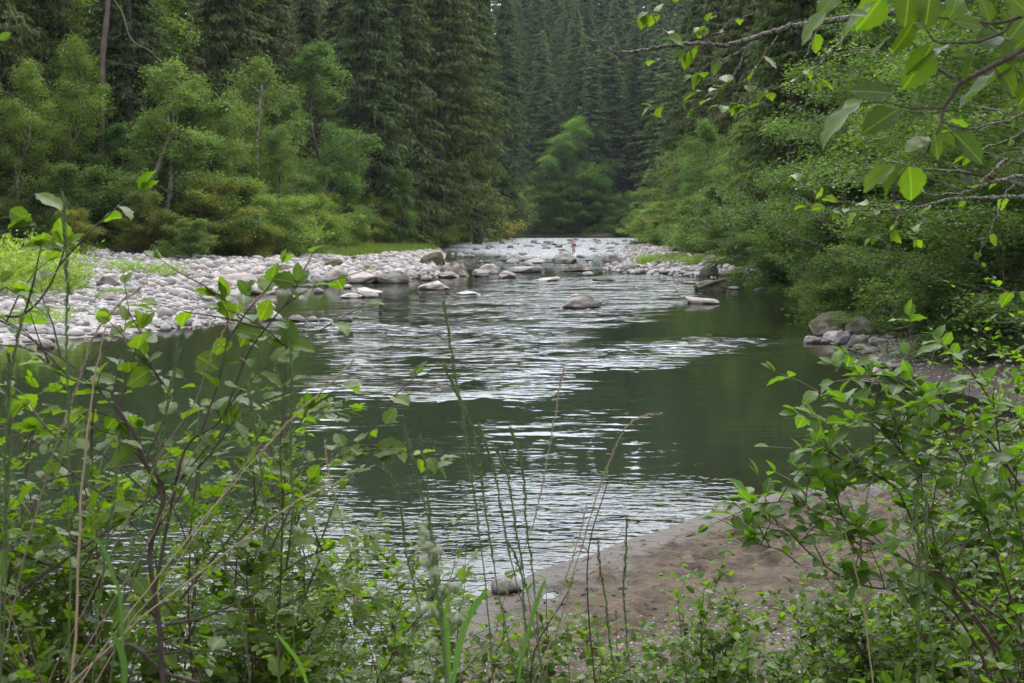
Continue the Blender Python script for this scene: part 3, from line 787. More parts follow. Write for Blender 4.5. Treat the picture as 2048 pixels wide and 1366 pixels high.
# ================================================================ trees and shrubs
def leafcloud(mb, C, size, r, up=0.55, elong=0.55, axis_dir=None, sag=0.15, tintv=None):
    """one folded diamond per leaf, centred at C"""
    n = len(C)
    a = r.normal(size=(n, 3)); a[:, 2] *= 0.45
    if axis_dir is not None: a = a * 0.7 + axis_dir
    a = unit(a)
    nn = r.normal(size=(n, 3)) * (1 - up); nn[:, 2] += up * 1.4
    nn = unit(nn - a * (nn * a).sum(1, keepdims=True)); b = np.cross(nn, a)
    s = (size * r.uniform(.65, 1.3, n))[:, None]
    p0 = C - a * s * .5; p2 = C + a * s * .5 - nn * s * sag
    p1 = C + b * s * elong * .5 + nn * s * .06; p3 = C - b * s * elong * .5 + nn * s * .06
    V = np.stack([p0, p1, p2, p3], 1).reshape(-1, 3)
    F = np.arange(4 * n).reshape(-1, 4)
    mb.add(V, F, r.random(n) if tintv is None else tintv)

DENS = 2.05
def deciduous(nm, H, R, seed, lmat, bmat, nl=26, sub=6, per=60, leaf=.19, base=.08, sig=(.60, .60, .38), rise=.75, lean=(0, 0),
              topness=0.75, twist=1.0, trunk_r=None, stems=1, trunkpath=None, widest=.4):
    r = np.random.default_rng(seed)
    tb = MB(); cb = MB()
    tr_ = trunk_r or H * 0.017
    limbs = []
    for st in range(stems):
        a0 = r.uniform(0, 6.28); sp = 0 if stems == 1 else R * .35
        if trunkpath is not None: P = np.array(trunkpath, float)
        else:
            P = np.array([[0, 0, -.5], [0, 0, .0]] + [[(lean[0] * t + sp * math.cos(a0) * t + .02 * H * r.normal()) , (lean[1] * t + sp * math.sin(a0) * t + .02 * H * r.normal()), H * .93 * t] for t in (.2, .4, .6, .8, 1.0)])
        P = smoothpath(P, 4); rad = np.linspace(tr_ / math.sqrt(stems), tr_ * .12, len(P))
        tb.tube(P, rad, 8)
        for i in range(nl // stems):
            t = base + (1 - base) * ((i + r.random()) / (nl // stems))
            idx = min(int(t * (len(P) - 1)), len(P) - 1); p0 = P[idx]
            tt = (t - base) / (1 - base)
            prof = (min(tt / widest, 1) * .45 + .55) if tt < widest else max(0.12, 1 - ((tt - widest) / (1 - widest)) ** 1.7 * topness)
            L = R * prof * r.uniform(.55, 1.25)
            az = i * 2.4 + r.normal() * .4
            el = rise * r.uniform(.5, 1.3) * (0.5 + tt)
            d = np.array([math.cos(az) * math.cos(el), math.sin(az) * math.cos(el), math.sin(el)])
            s = np.linspace(0, 1, 6)[:, None]
            Q = p0 + d * L * s + np.array([0, 0, -1]) * (s ** 2) * L * .28 + r.normal(size=(6, 3)) * L * .035 * s
            tb.tube(Q, np.linspace(max(rad[idx] * .5, .02), .012, 6), 5)
            for k in range(sub):
                if r.random() < .13: continue
                f = .3 + .7 * (k + r.random()) / sub
                q0 = Q[min(int(f * 5), 5)]
                ang = az + r.choice([-1, 1]) * r.uniform(.3, 1.1); l = L * (.22 + .25 * r.random()) * (1.25 - f * .5)
                dd = np.array([math.cos(ang), math.sin(ang), r.uniform(-.15, .45)])
                q1 = q0 + dd * l
                tb.tube(np.array([q0, (q0 + q1) / 2 + [0, 0, .06 * l], q1]), [.02, .012, .006], 3)
                for ff in (.35, .75, 1.05):
                    c = q0 + dd * l * ff
                    n = int(per * DENS * r.uniform(.6, 1.4) / 3)
                    C = c + r.normal(size=(n, 3)) * np.array(sig) * (.45 + .45 * r.random())
                    C[:, 2] -= .12 * ((C[:, 0] - c[0]) ** 2 + (C[:, 1] - c[1]) ** 2) / max(sig[0], .05)
                    leafcloud(cb, C, leaf, r, tintv=np.clip(r.normal(.2 + .6 * r.random(), .2, n), 0, 1))
    return dict(H=H, trunk=tb.mesh("trunk", bmat), crown=cb.mesh("crown", lmat, False))

def conifer(nm, H, R, seed, base=.06, droop=.30, dens=1.0, K=58, bare=0.0, lmat=None, moss=False, col_brown=.12, spray=.72):
    r = np.random.default_rng(seed); tb = MB(); cb = MB()
    P = np.array([[0, 0, -1.0], [0, 0, 0]] + [[r.normal() * .1, r.normal() * .1, H * t] for t in (.25, .5, .75, 1)])
    rad = np.array([.018 * H, .0155 * H, .012 * H, .0085 * H, .0045 * H, .0008 * H]); tb.tube(P, rad, 9)
    nb = int(430 * dens)
    z = H * (base + (0.995 - base) * (np.arange(nb) + r.random(nb)) / nb) ** 1.0
    t = z / H
    L = R * np.clip(1 - t, 0.02, 1) ** .72 * r.uniform(.6, 1.15, nb) + .25
    low = t < bare
    az = r.uniform(0, 6.28, nb)
    el = .28 * t + r.normal(size=nb) * .1
    O = np.stack([np.cos(az), np.sin(az), np.zeros(nb)], 1); S = np.stack([-np.sin(az), np.cos(az), np.zeros(nb)], 1)
    for b in range(0, nb, 2):                                   # wooden branch axes
        s = np.array([0, .5, 1])[:, None]
        Q = np.array([0, 0, z[b]]) + O[b] * L[b] * s + np.array([0, 0, 1]) * (L[b] * np.sin(el[b]) * s - droop * L[b] * s ** 2)
        tb.tube(Q, [.05, .03, .008], 3)
    live = np.where(~low | (r.random(nb) < .25))[0]
    k = np.repeat(live, K); n = len(k)
    s = r.beta(1.9, 1.15, n); side = r.choice([-1, 1], n)
    zc = z[k] + L[k] * np.sin(el[k]) * s - droop * L[k] * s ** 2
    lat = side * r.random(n) ** .8 * (.34 * L[k] * (1.08 - s) + .15)
    C = np.stack([np.zeros(n), np.zeros(n), zc], 1) + O[k] * (L[k] * s)[:, None] + S[k] * lat[:, None]
    C[:, 2] += r.normal(size=n) * .09 - np.abs(lat) * .16
    d = O[k] * .75 + S[k] * (np.sign(lat) * r.uniform(.2, 1.0, n))[:, None]
    d[:, 2] = -.30 - .35 * r.random(n)
    tint = np.clip(r.normal(.42, .2, n) + (s - .6) * .35, 0, 1)
    leafcloud(cb, C, spray * (.72 + .4 * (1 - t[k]).mean()), r, up=.6, elong=.30, axis_dir=d * 1.7, sag=.22, tintv=tint)
    out_ = dict(H=H, trunk=tb.mesh("trunk", M_BARKD), crown=cb.mesh("crown", lmat or M_NEEDLE, False))
    if moss:
        hb = MB(); n = 900; kk = r.choice(nb, n); s = r.uniform(.3, 1, n)
        C = np.stack([np.zeros(n), np.zeros(n), z[kk] + L[kk] * np.sin(el[kk]) * s - droop * L[kk] * s ** 2], 1) + O[kk] * (L[kk] * s)[:, None]
        ln = r.uniform(.5, 2.0, n)[:, None]; w = S[kk] * .05
        V = np.stack([C - w, C + w, C + w * .3 - [0, 0, 1] * ln, C - w * .3 - [0, 0, 1] * ln], 1).reshape(-1, 3)
        hb.add(V, np.arange(4 * n).reshape(-1, 4)); out_["hanging_moss"] = hb.mesh("hanging_moss", M_MOSSH, False)
    return out_

PT = {}
PT["conA"] = conifer("a", 42, 6.6, 1, moss=True)
PT["conB"] = conifer("b", 46, 6.0, 2, droop=.36)
PT["conC"] = conifer("c", 38, 7.2, 3, droop=.22, bare=.12)
PT["conD"] = conifer("d", 50, 6.2, 4, bare=.45, base=.15)
PT["conF"] = conifer("f", 44, 6.6, 5, dens=.8, K=40, spray=1.1)      # coarser, for the far slope
PT["aldA"] = deciduous("alder", 17, 5.2, 10, M_ALDER, M_BARKG, nl=34, per=62)
PT["aldB"] = deciduous("alder", 15, 4.6, 11, M_ALDER, M_BARKG, nl=30, per=60, rise=.8, lean=(1.5, 0))
PT["mapA"] = deciduous("maple", 20, 6.0, 12, M_MAPLE, M_BARK, nl=34, sub=5, per=95, leaf=.26, sig=(.6, .6, .42), rise=.8)
PT["mapB"] = deciduous("maple", 16, 5.2, 13, M_MAPLE, M_BARK, nl=28, sub=5, per=90, leaf=.26, sig=(.55, .55, .38), rise=.7, base=.06)
PT["wilA"] = deciduous("willow", 18, 5.0, 14, M_WILLOW, M_BARKG, nl=38, sub=6, per=64, leaf=.19, sig=(.5, .5, .42), rise=1.0, base=.05)
PT["shrA"] = deciduous("shrub", 5.0, 3.2, 15, M_ALDER, M_BARK, nl=30, sub=5, per=66, leaf=.15, base=.02, sig=(.36, .36, .2), rise=.9, stems=5, widest=.3)
PT["shrB"] = deciduous("shrub", 4.0, 3.0, 16, M_WILLOW, M_BARK, nl=30, sub=5, per=60, leaf=.13, base=.02, sig=(.34, .34, .22), rise=1.0, stems=5, widest=.3)
PT["nalA"] = deciduous("alder", 11, 3.6, 17, M_ALDER, M_BARKG, nl=40, sub=7, per=105, leaf=.10, base=.10, sig=(.30, .30, .20), rise=.6)
PT["nshA"] = deciduous("shrub", 3.6, 2.5, 18, M_ALDER, M_BARK, nl=42, sub=6, per=100, leaf=.07, base=.02, sig=(.19, .19, .15), rise=1.0, stems=7, widest=.3)

PT["canopy"] = deciduous("alder", 12, 4.0, 19, M_ALDER, M_BARKG, nl=24, sub=6, per=40, leaf=.14, base=.48, sig=(.35, .35, .15), rise=.4, widest=.6)
TL = np.array([(-130, 40), (-62, 62), (-50, 84), (-36, 99), (-24, 101), (-21.5, 118), (-21, 145), (-20, 165), (-13.5, 188), (-9.5, 240), (-10, 290), (-9.5, 372),
               (4, 408), (42, 391), (34, 310), (25, 236), (22.5, 160), (19.5, 108), (18, 84), (15.5, 69), (13.2, 54), (12.3, 46), (12.4, 36), (12.5, 29),
               (11.5, 22), (9.5, 14), (7, 5), (8, -25), (-130, -25)])

def plant(proto, name, x, y, H, color, label, cat, group=None, width=1.0, rz=None, sink=0.3):
    p = PT[proto]; s = H / p["H"]
    root = empty(name, (x, y, ground_z(x, y) - sink), rnd.uniform(0, 6.28) if rz is None else rz)
    root.scale = (s * width, s * width, s)
    tag(root, label, cat, group)
    for k in ("trunk", "crown", "hanging_moss"):
        if k in p:
            o = link(k, p[k], root)
            o.color = (*color, 1) if k == "crown" else (1, 1, 1, 1)
    return root
def by_px(proto, name, px, Y, toppy, color, label, cat="tree", group=None, width=1.0, rz=None):
    x = (px - 1024) / FPX * Y
    top = 3.5 + Y * (450 - toppy) / FPX
    H = top - ground_z(x, Y) + .3
    return plant(proto, name, x, Y, H, color, label, cat, group, width, rz)

crafted = [
 # left bank
 ("wilA", "willow_tree", 60, 100, 110, (1.15, 1.2, 1.0), "tall light green willow at the left edge above the willow tuft", 1.05),
 ("wilA", "willow_tree", 160, 106, 60, (1.05, 1.12, .9), "light green willow rising behind the brownish bushes", .95),
 ("wilA", "willow_tree", -60, 96, 40, (1.0, 1.1, .85), "green willow cut by the left edge of the picture", 1.0),
 ("aldA", "alder_tree", 30, 118, -60, (1.0, 1.12, .85), "tall yellow-green broadleaf tree behind the left willows", 1.0),
 ("aldA", "alder_tree", 130, 122, -90, (1.05, 1.1, .8), "yellow-green broadleaf tree left of the bare reddish trunk", 1.0),
 ("aldB", "alder_tree", 290, 120, -40, (.95, 1.05, .8), "green broadleaf tree right of the bare reddish trunk", 1.0),
 ("aldA", "alder_tree", 345, 104, 118, (1.15, 1.25, 1.1), "wide light green alder with a crooked dark trunk above the tan boulder", 1.1),
 ("aldB", "alder_tree", 430, 112, 170, (1.05, 1.1, 1.0), "grey-green alder just right of the wide light one", 1.0),
 ("aldB", "alder_tree", 500, 125, 100, (1.0, 1.05, .95), "alder with bare whitish twigs at its top behind the boulder shore", 1.0),
 ("aldA", "alder_tree", 560, 120, 250, (.85, .95, .8), "darker green alder left of the big maples", 1.0),
 ("mapA", "maple_tree", 640, 150, 75, (.95, 1.05, 1.05), "big bluish green maple with lumpy foliage between alders and conifers", 1.0),
 ("mapA", "maple_tree", 585, 140, 190, (.9, 1.0, .9), "dark green maple in front of the biggest one", .9),
 ("mapB", "maple_tree", 690, 155, 300, (1.0, 1.05, .9), "low wide maple reaching down to the pale bushes", 1.1),
 ("mapB", "maple_tree", 800, 172, 330, (1.05, 1.15, 1.1), "bluish green maple standing against the dark conifers", 1.0),
 ("mapB", "maple_tree", 790, 178, 270, (.95, 1.05, .95), "small maple top poking out of the dark conifers", .6),
 ("mapA", "maple_tree", 1003, 372, 300, (2.1, 2.2, 1.3), "bright yellow-green maple at the far left bend of the river", .75),
 ("aldA", "alder_tree", 1045, 392, 395, (1.05, 1.1, 1.05), "grey-green alder on the far shore next to the yellow-green maple", 1.2),
 ("mapA", "maple_tree", 1150, 418, 228, (2.0, 2.1, 1.4), "large light green maple on the far shore", .95),
 ("mapA", "maple_tree", 1105, 424, 300, (1.7, 1.8, 1.4), "mid green maple left of the large light one on the far shore", .9),
 ("mapB", "maple_tree", 1205, 412, 350, (1.6, 1.75, 1.4), "green maple right of the large light one on the far shore", 1.0),
 ("aldA", "alder_tree", 1255, 402, 380, (1.1, 1.2, 1.1), "dark alder hanging over the far end of the river", 1.1),
 # right bank
 ("aldB", "alder_tree", 1330, 300, 292, (1.35, 1.4, 1.05), "pale yellow-green alder at the far end of the right bar", 1.1),
 ("aldA", "alder_tree", 1375, 240, 270, (1.25, 1.3, 1.05), "light green alder leaning over the right bar", 1.15),
 ("aldB", "alder_tree", 1420, 185, 262, (1.1, 1.2, 1.0), "light alder in the middle of the right tree line", 1.15),
 ("aldA", "alder_tree", 1470, 148, 250, (.95, 1.05, .95), "green alder behind the mossy block of the right bar", 1.15),
 ("aldB", "alder_tree", 1520, 118, 262, (.75, .85, .78), "dim green alder beside the dark right conifer", 1.1),
 ("mapB", "maple_tree", 1660, 62, 330, (.75, .85, .8), "dark low maple behind the orange mossy wood", .8),
 ("nalA", "alder_tree", 1830, 46, -70, (.85, 1.0, .85), "broad bright alder crowding the right side above the mossy wood", 1.25),
 ("nalA", "alder_tree", 1960, 36, -170, (.9, 1.05, .85), "near green alder behind the big overhanging leaves", 1.25),
 ("nalA", "alder_tree", 2110, 30, -260, (.75, .9, .75), "near alder cut by the right edge of the picture", 1.3),
 ("nalA", "alder_tree", 1790, 40, 290, (1.0, 1.15, 1.0), "small bright alder leaning over the right shrubs", 1.3),
 ("nalA", "alder_tree", 1905, 52, -260, (.7, .85, .7), "tall alder at the back of the right bank", 1.2),
]
crafted += [
 ("nalA", "alder_tree", 1740, 56, 90, (.7, .85, .72), "dim green alder between the dark conifers and the broad right alder", 1.1),
 ("mapB", "maple_tree", 985, 380, 352, (1.5, 1.7, 1.2), "low fresh green maple at the foot of the olive conifers by the bend", 1.1),
 ("aldB", "alder_tree", 1028, 398, 350, (1.4, 1.55, 1.2), "light green alder at the water where the river bends away", 1.3),
 ("aldA", "alder_tree", 1075, 413, 340, (1.1, 1.3, 1.1), "mid green alder among the far shore maples", 1.3),
 ("mapA", "maple_tree", 1120, 414, 262, (1.5, 1.6, 1.2), "second large maple on the far shore with a rounded top", 1.1),
 ("mapB", "maple_tree", 1165, 410, 330, (1.6, 1.75, 1.1), "yellow-green maple in front of the large far shore maple", 1.2),
 ("mapA", "maple_tree", 1195, 424, 245, (1.2, 1.4, 1.2), "bluish green maple behind the right side of the far shore", 1.0),
 ("aldB", "alder_tree", 1228, 405, 385, (1.2, 1.35, 1.1), "low alder right of the far shore maples", 1.3),
 ("aldA", "alder_tree", 1280, 398, 372, (1.0, 1.15, 1.0), "shaded alder in the far corner behind the right bar", 1.3),
 ("mapB", "maple_tree", 1300, 380, 330, (1.3, 1.45, 1.1), "green maple where the right tree line meets the far shore", 1.1)]
for pr, nm, px, Y, top, colr, lb, wd in crafted:
    by_px(pr, nm, px, Y, top, colr, lb, width=wd, rz=rnd.uniform(-.6, .6))

cons = [
 ("conA", 735, 175, -260, (1.0, 1.05, .9), "dark conifer with hanging pale moss behind the big maple"),
 ("conA", 800, 190, -300, (1.1, 1.05, .85), "tall moss-hung conifer left of the brownish one"),
 ("conC", 890, 205, -240, (1.25, 1.1, .8), "broad brownish green conifer leading down to the left waterline"),
 ("conB", 955, 240, -150, (1.15, 1.1, .85), "olive conifer at the right end of the left tree wall"),
 ("conC", 840, 215, -100, (.95, .95, .8), "dark conifer half hidden by the broad brownish one"),
 ("conB", 1010, 330, -60, (1.0, 1.1, 1.0), "slender green conifer beyond the olive one"),
 ("conF", 1230, 440, 210, (1.7, 1.5, .9), "yellowish brown conifer behind the far maples"),
 ("conC", 1585, 88, -330, (1.0, 1.0, .85), "big dark conifer with a visible trunk on the right bank"),
 ("conC", 1560, 104, -200, (.95, 1.0, .85), "dark drooping conifer left of the big right one"),
 ("conD", 1700, 66, -420, (.9, .95, .85), "conifer with a bare grey trunk behind the orange mossy wood"),
 ("conB", 1640, 95, -300, (.85, .9, .8), "dark conifer filling the gap right of the big one"),
 ("conD", 1268, 432, 60, (1.0, 1.05, 1.0), "far conifer with a long bare trunk near the river bend"),
]
for pr, px, Y, top, colr, lb in cons:
    by_px(pr, "conifer_tree", px, Y, top, colr, lb)

# the wall of forest behind
r = np.random.default_rng(91)
cand = []
n = 26000
th = np.radians(r.uniform(-34, 33, n)); dist = np.sqrt(r.uniform(60 ** 2, 640 ** 2, n))
Q = np.stack([np.sin(th) * dist, np.cos(th) * dist], 1)
s2 = poly_sd(Q, TL)
lf = (Q[:, 0] < -2) & (Q[:, 1] < 395); fr2 = Q[:, 1] > 395; rt = ~lf & ~fr2
lim = np.where(lf, 34, np.where(fr2, 240, 17))
ok = (s2 > np.where(fr2, 24, 8)) & (s2 < lim)
ok &= ~(fr2 & (np.abs(np.degrees(np.arctan2(Q[:, 0], Q[:, 1])) - 2.5) > 13))
Q = Q[ok]; s2 = s2[ok]; order = np.argsort(np.where(Q[:, 1] > 395, 1, 0) * 0 + r.random(len(Q)))
acc = []
for i in order:
    x, y = Q[i]; sp = 8.4 if y < 250 else (9.0 if y < 395 else 13.0)
    if all((x - a) ** 2 + (y - b) ** 2 > sp * sp for a, b in acc): acc.append((x, y))
acc = sorted(acc, key=lambda p: p[1])
print("forest trees", len(acc))
LOOK = {"conA": "moss-hung", "conB": "straight narrow", "conC": "broad drooping", "conD": "bare-stemmed", "conF": "evenly tapering"}
WHERE = {"left": "dark conifer in the forest wall above the left bank", "left2": "dark conifer in the forest wall beside the far rapids",
         "right": "dark conifer in the forest behind the right bank", "far": "bluish green conifer low on the far forested slope", "far2": "bluish green conifer high on the far forested slope"}
nb_ = 0
for k, (x, y) in enumerate(acc):
    key = ("far" if y < 470 else "far2") if y > 395 else (("left" if y < 200 else "left2") if x < -2 else "right")
    pr = rnd.choice(["conA", "conB", "conC", "conD"]) if y < 250 else rnd.choice(["conF", "conB", "conF", "conC"])
    H = rnd.uniform(37, 47) if y < 200 else rnd.uniform(40, 55)
    c = rnd.uniform(.75, 1.2)
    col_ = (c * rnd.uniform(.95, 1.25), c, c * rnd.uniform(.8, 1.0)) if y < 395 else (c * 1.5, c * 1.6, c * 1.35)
    lb = LOOK[pr] + " " + WHERE[key]
    plant(pr, "conifer_tree", x, y, H, col_, lb, "tree", lb.replace("conifer", "conifers"), width=1.0 if y < 250 else rnd.uniform(1.15, 1.45)); nb_ += 1
print("forest planted", nb_)

# broadleaf trees and shrubs filling the edge of the woods
TLn = TL[:-4]
segs = [(TLn[i], TLn[i + 1]) for i in range(len(TLn) - 1)]
def edge_fill(protos, spacing, off, Hs, name, cat, cols, groups, y0=45, y1=420, skipfar=False):
    cnt = 0
    for A, B in segs:
        L = np.linalg.norm(B - A); d = (B - A) / L; nrm = np.array([-d[1], d[0]])
        mid = (A + B) / 2
        sp = spacing * (1 if mid[1] < 200 else 1.8)
        k = max(1, int(L / sp))
        for i in range(k):
            p = A + d * L * (i + rnd.random()) / k + nrm * rnd.uniform(*off)
            if not (y0 < p[1] < y1) or abs(math.degrees(math.atan2(p[0], p[1]))) > 31: continue
            if poly_sd(np.array([p]), WP)[0] < 0.5: continue
            s = mid[1]
            g = groups[0] if p[0] < -5 and p[1] < 380 else (groups[2] if p[1] >= 380 else groups[1])
            H = rnd.uniform(*Hs) * (1 if s < 200 else 1.3)
            c = rnd.choice(cols); j = rnd.uniform(.85, 1.15)
            pr = rnd.choice(protos)
            if s < 80: pr = "nshA" if cat == "shrub" else "nalA"
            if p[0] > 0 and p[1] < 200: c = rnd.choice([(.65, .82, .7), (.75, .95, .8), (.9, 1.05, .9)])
            if cat == "tree" and p[0] > 0 and s < 120: continue
            hue = "olive brown" if c[0] > c[1] else ("light green" if c[1] > 1.12 else ("dark green" if c[1] < .97 else "mid green"))
            form = {"shrA": "spreading", "shrB": "bushy", "nshA": "fine leaved", "aldA": "broad alder-like", "aldB": "leaning alder-like", "mapB": "maple-like", "wilA": "willow-like", "nalA": "fine leaved"}[pr]
            spot = ("beside the cobble bar" if p[1] < 125 else ("behind the grassy strip" if p[1] < 190 else "beside the far rapids")) if p[0] < -5 and p[1] < 380 else \
                   ("by the flat topped boulder" if p[1] < 62 else ("over the dark right water edge" if p[1] < 88 else ("behind the right bar" if p[1] < 160 else "at the far end of the right bar")))
            if p[1] >= 380: spot = "at the foot of the far slope"
            lb = form + " " + hue + " " + ("riverside shrub " if cat == "shrub" else "broadleaf tree ") + spot
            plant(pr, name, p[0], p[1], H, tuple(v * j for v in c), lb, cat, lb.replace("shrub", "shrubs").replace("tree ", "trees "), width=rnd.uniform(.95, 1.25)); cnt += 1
    return cnt
c1 = edge_fill(["shrA", "shrB", "shrA"], 3.2, (-1.5, 2.5), (3.0, 6.8), "riverside_shrub", "shrub",
          [(1, 1.1, .9), (1.25, 1.05, .75), (.8, .95, .8), (1.1, 1.2, .95), (1.15, 1.05, .8)],
          [("shrubs along the left bank", "leafy riverside shrub at the foot of the left forest wall"),
           ("shrubs along the right bank", "leafy riverside shrub at the foot of the right bank trees"),
           ("shrubs on the far shore", "small shrub at the water on the far shore")])
c2 = edge_fill(["aldA", "aldB", "mapB", "wilA", "aldA"], 5.0, (1.5, 8), (8, 18), "broadleaf_tree", "tree",
          [(.9, 1, .85), (.8, .95, .85), (1.05, 1.15, .95), (.95, 1.0, .8)],
          [("broadleaf trees at the left forest edge", "green broadleaf tree at the edge of the left forest wall"),
           ("broadleaf trees of the right bank", "green broadleaf tree at the edge of the right bank forest"),
           ("broadleaf trees on the far shore", "green broadleaf tree at the foot of the far slope")], y0=60)
print("shrubs", c1, "broadleaf", c2)

# shrubs one can tell apart
for pr, px, Y, top, colr, lb, wd in [
 ("shrB", 150, 94, 425, (1.15, .95, .65), "brownish yellow bush left of the boulder under the alders", 1.0),
 ("shrA", 380, 97, 440, (1.0, 1.1, .95), "rounded green bush hanging over the back of the cobble bar", 1.25),
 ("shrA", 300, 99, 455, (1.05, .95, .7), "olive bush behind the small willow tufts", 1.0),
 ("shrB", 500, 108, 420, (1.2, 1.0, .7), "olive-brown bush above the left boulder shore", 1.0),
 ("shrB", 560, 112, 400, (1.05, 1.2, 1.0), "light green rounded bush above the left boulder shore", 1.2),
 ("shrB", 610, 118, 440, (1.0, 1.1, 1.1), "greyish green bush at the left end of the grass", 1.0),
 ("shrB", 700, 145, 432, (1.25, 1.3, 1.25), "pale grey-green bush behind the grassy strip", 1.1),
 ("shrA", 965, 262, 372, (1.6, 1.05, .6), "rust brown bush at the left water edge below the conifers", 1.2),
]: by_px(pr, "riverside_shrub", px, Y, top, colr, lb, "shrub", width=wd)
for px, Y, top, colr, lb, wd in [
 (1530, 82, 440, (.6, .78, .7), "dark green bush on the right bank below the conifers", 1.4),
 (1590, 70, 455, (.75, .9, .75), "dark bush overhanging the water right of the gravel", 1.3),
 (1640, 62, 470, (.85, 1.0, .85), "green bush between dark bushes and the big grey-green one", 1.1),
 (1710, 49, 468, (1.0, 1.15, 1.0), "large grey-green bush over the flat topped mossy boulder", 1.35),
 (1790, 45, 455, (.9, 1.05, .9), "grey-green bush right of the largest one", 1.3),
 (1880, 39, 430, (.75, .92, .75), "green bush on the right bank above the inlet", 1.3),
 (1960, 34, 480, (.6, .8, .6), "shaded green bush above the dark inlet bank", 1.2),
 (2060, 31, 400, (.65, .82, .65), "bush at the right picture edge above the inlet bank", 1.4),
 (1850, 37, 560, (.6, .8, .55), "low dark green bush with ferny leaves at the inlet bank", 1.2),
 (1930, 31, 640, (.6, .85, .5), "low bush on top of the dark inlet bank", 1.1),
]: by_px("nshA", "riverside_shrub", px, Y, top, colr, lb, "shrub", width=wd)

# orange mossy wood on the right bank
root = empty("mossy_snag", tuple(at(1700, 480, 57) )); tag(root, "orange mossy broken trunk and limbs standing behind the right bushes", "dead tree")
b0 = np.array(root.location)
def tpx(pts, d, jit=0.0): return np.array([at(p[0], p[1], d + (p[2] if len(p) > 2 else 0)) for p in pts])
for nm, pts, r0, r1 in [("trunk", [(1716, 520), (1712, 478), (1694, 448), (1690, 405), (1694, 350)], .42, .2),
                        ("branch", [(1690, 425), (1660, 408, -1), (1636, 404, -2), (1618, 398, -3)], .2, .09),
                        ("branch", [(1712, 478), (1690, 455, -1), (1673, 440, -1.5)], .3, .2),
                        ("branch", [(1712, 480), (1660, 462, -2), (1632, 484, -3)], .14, .05),
                        ("branch", [(1700, 470), (1655, 445, 2), (1640, 420, 3)], .12, .05)]:
    mb = MB(); P = smoothpath(tpx(pts, 57) - b0, 5); mb.tube(P, np.linspace(r0, r1, len(P)) * (1 + .25 * rng.normal(size=len(P)).clip(-1, 1)), 9)
    mb.build(nm, M_BARKM, root)

# trunks standing clear of the leaves
for nm, lb, d, mat_, paths in [
 ("bare_snag", "bare reddish brown trunk rising out of the left canopy with a crooked white branch", 108, M_BARKD,
  [("trunk", [(196, 470), (203, 300), (206, 110), (214, 30), (222, -120)], .26, .20, None), ("branch", [(222, -10), (246, 30), (262, 78), (300, 102), (320, 122)], .07, .03, M_BARKG),
   ("branch", [(206, 118), (240, 128), (285, 134)], .05, .02, None)]),
 ("forked_alder_trunk", "crooked dark trunk with short forks showing through the wide light alder", 101.5, M_BARK,  # trunk of the wide living alder, built as a separate object
  [("trunk", [(300, 530), (304, 440), (300, 380), (322, 320), (338, 272), (336, 232)], .30, .12, None), ("branch", [(338, 272), (352, 258), (374, 262)], .1, .03, None),
   ("branch", [(338, 270), (352, 250), (356, 232)], .08, .03, None), ("branch", [(300, 400), (268, 412), (262, 420)], .16, .06, None)]),
 ("pale_snag", "pale bare trunk top with mossy twigs above the left shore boulders", 117, M_BARKG,
  [("trunk", [(514, 420), (515, 270), (521, 200), (524, 168)], .16, .09, None), ("branch", [(521, 195), (545, 170), (590, 188)], .05, .02, None), ("branch", [(521, 185), (500, 168), (486, 140)], .05, .02, None)]),
 ("thin_mossy_snag", "mossy thin trunk with hanging brown twigs left of the shore boulders", 110, M_BARKM,
  [("trunk", [(452, 540), (445, 440), (440, 330)], .11, .05, M_BARK), ("branch", [(443, 350), (480, 362), (505, 392)], .06, .03, None), ("branch", [(441, 300), (470, 290), (500, 310)], .05, .02, None)]),
]:
    b0 = at(*paths[0][1][0], d); root = empty(nm, tuple(b0)); tag(root, lb, "dead tree")
    for pn, pts, r0, r1, m2 in paths:
        mb = MB(); P = smoothpath(tpx(pts, d) - b0, 5); mb.tube(P, np.linspace(r0, r1, len(P)) * (1 + .12 * rng.normal(size=len(P)).clip(-1, 1)), 8); mb.build(pn, m2 or mat_, root)

